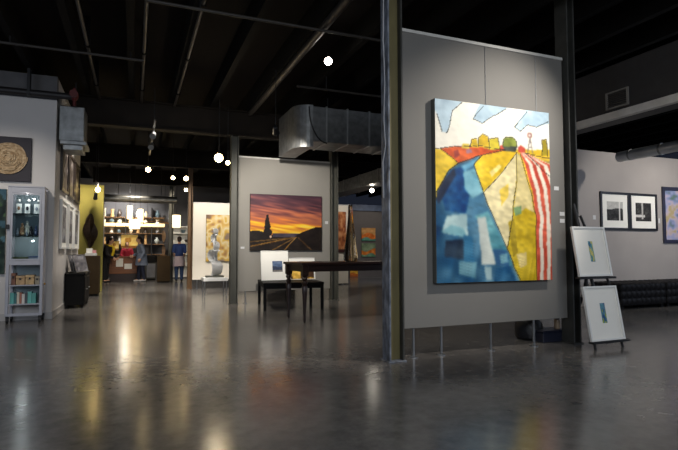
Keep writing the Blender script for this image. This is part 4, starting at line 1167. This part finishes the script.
def person(label, loc, rotz, H, arms, legs, lean, top, topm, bottom, bottomm, shoem, hairm, hair_len, seated=False, extra=None):
    """figure facing -Y; arms/legs: per side joint offsets, all as fractions of the standing height"""
    t = thing('person', label, 'person', loc, rotz)
    S = H
    P = lambda x, y, z: Vector((x * S, y * S, z * S))
    hipz = .53
    def L(x, y, z):                          # upper body leans forward about the hips
        v = Vector((x, y, z - hipz)); v = Matrix.Rotation(lean, 3, 'X') @ v
        return Vector((v.x * S, v.y * S, (v.z + hipz) * S))
    caps = []; balls = []
    # torso and neck
    caps += [(P(0, 0, .52), .082 * S, L(0, 0, .62), .074 * S), (L(0, 0, .62), .074 * S, L(0, .005, .74), .084 * S), (L(-.055, 0, .775), .048 * S, L(.055, 0, .775), .048 * S), (L(0, .005, .78), .04 * S, L(0, -.005, .87), .032 * S)]
    # head with nose, chin and ears
    hc = L(0, -.012, .93)
    balls += [(hc, (.043 * S, .054 * S, .066 * S)), (L(0, -.03, .895), (.030 * S, .030 * S, .028 * S))]
    caps += [(L(0, -.06, .935), .006 * S, L(0, -.075, .918), .009 * S), (L(-.045, 0, .93), .009 * S, L(-.046, .004, .915), .007 * S), (L(.045, 0, .93), .009 * S, L(.046, .004, .915), .007 * S)]
    hands = []
    for s, (el, wr) in zip((-1, 1), arms):
        sh = L(s * .10, 0, .785); e = L(s * el[0], el[1], el[2]); w = L(s * wr[0], wr[1], wr[2])
        caps += [(sh, .034 * S, e, .026 * S), (e, .026 * S, w, .017 * S)]
        d = (w - e).normalized(); side = d.cross(Vector((s, 0, 0.01)))
        side = side.normalized() if side.length > .05 else Vector((0, 1, 0))
        nrm = d.cross(side).normalized()
        pm = w + d * .05 * S
        caps += [(w, .017 * S, pm - side * .010 * S, .014 * S), (w, .017 * S, pm + side * .010 * S, .014 * S)]
        for k, fl in enumerate((.040, .046, .043, .034)):
            b0 = pm + side * (.017 - .0115 * k) * S
            m1 = b0 + d * fl * .55 * S + nrm * .006 * S
            caps += [(b0, .0062 * S, m1, .0058 * S), (m1, .0058 * S, m1 + d * fl * .42 * S + nrm * .016 * S, .0050 * S)]
        tb = w + d * .018 * S + side * .016 * S
        tm = tb + d * .024 * S + side * .020 * S
        caps += [(tb, .0080 * S, tm, .0068 * S), (tm, .0068 * S, tm + d * .024 * S + nrm * .004 * S, .0056 * S)]
        hands.append((sh, e, w))
    lg = []
    for s, (kn, an) in zip((-1, 1), legs):
        hp = P(s * .048, 0, .50); k = P(s * kn[0], kn[1], kn[2]); a = P(s * an[0], an[1], an[2])
        toe = a + P(0, -.085, -.022)
        caps += [(hp, .056 * S, k, .037 * S), (k, .037 * S, a, .022 * S), (a, .024 * S, toe, .018 * S)]
        lg.append((hp, k, a, toe))
    blob('body', caps, balls, M_skin, t, .0085)
    for s in (-1, 1):
        MB().ball(L(s * .018, -.0625, .934), .0055 * S, 8).build('eye', M_eye, t)
    MB().ball(L(0, -.0615, .888), (.013 * S, .004 * S, .004 * S), 8).build('mouth', mat('lip', (150, 70, 66), .5), t)
    # hair
    hb = [(L(0, .004, .945), (.050 * S, .054 * S, .060 * S)), (L(0, .025, .92), (.047 * S, .040 * S, .050 * S))]
    hcaps = []
    if hair_len > 0:
        hcaps = [(L(0, .036, .92), .038 * S, L(0, .046, .92 - hair_len), .026 * S)]
    blob('hair', hcaps, hb, hairm, t, .012)
    # top garment
    tc = [(P(0, 0, .50 if top > .5 else .45), .096 * S, L(0, 0, .62), .088 * S), (L(0, 0, .62), .088 * S, L(0, .005, .74), .096 * S), (L(-.062, 0, .778), .056 * S, L(.062, 0, .778), .056 * S)]
    for sh, e, w in hands:
        tc += [(sh, .045 * S, e, .036 * S), (e, .036 * S, e + (w - e) * (.95 if top < 1 else .25), .026 * S)]
    blob('jacket' if top < 1 else 'shirt', tc, [], topm, t, .011)
    bc = [(P(-.035, 0, .52), .072 * S, P(.035, 0, .52), .072 * S)]
    for hp, k, a, toe in lg:
        bc += [(hp, .066 * S, k, .047 * S), (k, .047 * S, a + P(0, 0, .015), .034 * S)]
    blob('trousers', bc, [], bottomm, t, .011)
    for hp, k, a, toe in lg:
        blob('shoe', [(a + P(0, .012, -.012), .027 * S, toe + P(0, 0, -.002), .021 * S)], [], shoem, t, .010)
    if extra:
        extra(t, L, P, S)
    return t
M_denim = mat('grey_blue_jacket_cloth', (112, 124, 146), .85, var=.15, scale=20)
M_jean = mat('dark_denim', (34, 40, 62), .85, var=.15, scale=20)
M_bluetop = mat('royal_blue_cotton', (36, 58, 110), .85)
M_blackcloth = mat('black_cloth', (20, 19, 21), .85)
M_red = mat('crimson_knit', (150, 26, 48), .85)
M_shoew = mat('pale_shoe', (205, 205, 208), .6)
M_shoed = mat('dark_shoe', (26, 24, 26), .6)
std = [((.055, 0.0, .285), (.055, .012, .045))] * 2
walk = [((.05, -.04, .29), (.05, -.05, .045)), ((.05, .01, .285), (.05, .05, .05))]
relaxed = [((.155, .01, .64), (.15, -.04, .52))] * 2
def coat(t, L, P, S):
    MB().lathe([(.135 * S, .36 * S), (.128 * S, .42 * S), (.115 * S, .52 * S), (.105 * S, .60 * S), (.09 * S, .61 * S)], n=20).build('jacket_hem', M_denim, t, True)
person('person with dark hair in a grey-blue jacket and dark jeans walking beside the counter', (.24, 18.3, 0), R(-80), 1.53, [((.14, .0, .65), (.12, -.14, .60)), ((.15, .03, .64), (.15, -.05, .52))], walk, R(8), .4, M_denim, 0, M_jean, M_shoew, M_hairdark, .10, extra=coat)
def skirt(t, L, P, S):
    MB().lathe([(.135 * S, .34 * S), (.12 * S, .45 * S), (.098 * S, .55 * S), (.09 * S, .56 * S)], n=20).build('apron', mat('pale_pink_apron', (190, 176, 186), .85), t, True)
person('person in a royal blue top, pale apron and jeans standing with back turned', (1.42, 17.9, 0), R(175), 1.53, [((.125, .0, .66), (.105, -.09, .58))] * 2, std, R(2), 1.2, M_bluetop, 0, mat('mid_denim', (60, 84, 128), .85), M_shoed, M_hairdark, .02, extra=skirt)
def scarf(t, L, P, S):
    MB().path([L(.07 * math.cos(a), .005 + .055 * math.sin(a), .82) for a in [2 * PI * k / 16 for k in range(16)]], .02 * S, 8).path([L(.02, -.075, .82), L(.035, -.11, .72), L(.04, -.10, .62)], .03 * S, 8).build('scarf', mat('bright_yellow_scarf', (232, 200, 40), .8), t, True)
person('person in black with a bright yellow scarf leaning over the left end of the counter', (-.86, 18.28, 0), R(62), 1.50, [((.14, -.08, .64), (.08, -.20, .60))] * 2, std, R(16), .4, M_blackcloth, 0, M_blackcloth, M_shoed, M_hairblack, .06, extra=scarf)
person('person with dark hair in a crimson top behind the counter', (-.24, 19.8, 0), R(5), 1.36, [((.15, -.04, .64), (.08, -.16, .62))] * 2, std, R(6), .4, M_red, 0, M_blackcloth, M_shoed, M_hairdark, .06)

# ================================================================== WORLD, CAMERA, VIEW
w = bpy.data.worlds.new('World'); scene.world = w
w.use_nodes = True
bg = w.node_tree.nodes['Background']
bg.inputs['Color'].default_value = (.5, .62, 1, 1)
bg.inputs['Strength'].default_value = .02

cam = bpy.data.cameras.new('camera')
co = bpy.data.objects.new('camera', cam); COL.objects.link(co)
cam.sensor_width = 36; cam.lens = 504 / 678 * 36
cam.clip_end = 100
yaw, pitch, roll = R(22.1), R(2.85), R(.1)
f = Vector((math.sin(yaw) * math.cos(pitch), math.cos(yaw) * math.cos(pitch), math.sin(pitch)))
r0 = Vector((math.cos(yaw), -math.sin(yaw), 0)); u0 = r0.cross(f)
rr = r0 * math.cos(roll) - u0 * math.sin(roll); uu = u0 * math.cos(roll) + r0 * math.sin(roll)
co.matrix_world = Matrix(((rr.x, uu.x, -f.x, 0), (rr.y, uu.y, -f.y, 0), (rr.z, uu.z, -f.z, 1.05), (0, 0, 0, 1)))
scene.camera = co
scene.view_settings.view_transform = 'Standard'
scene.view_settings.look = 'None'
scene.view_settings.exposure = 0
scene.cycles.use_denoising = True
scene.cycles.max_bounces = 8
scene.cycles.sample_clamp_indirect = 6
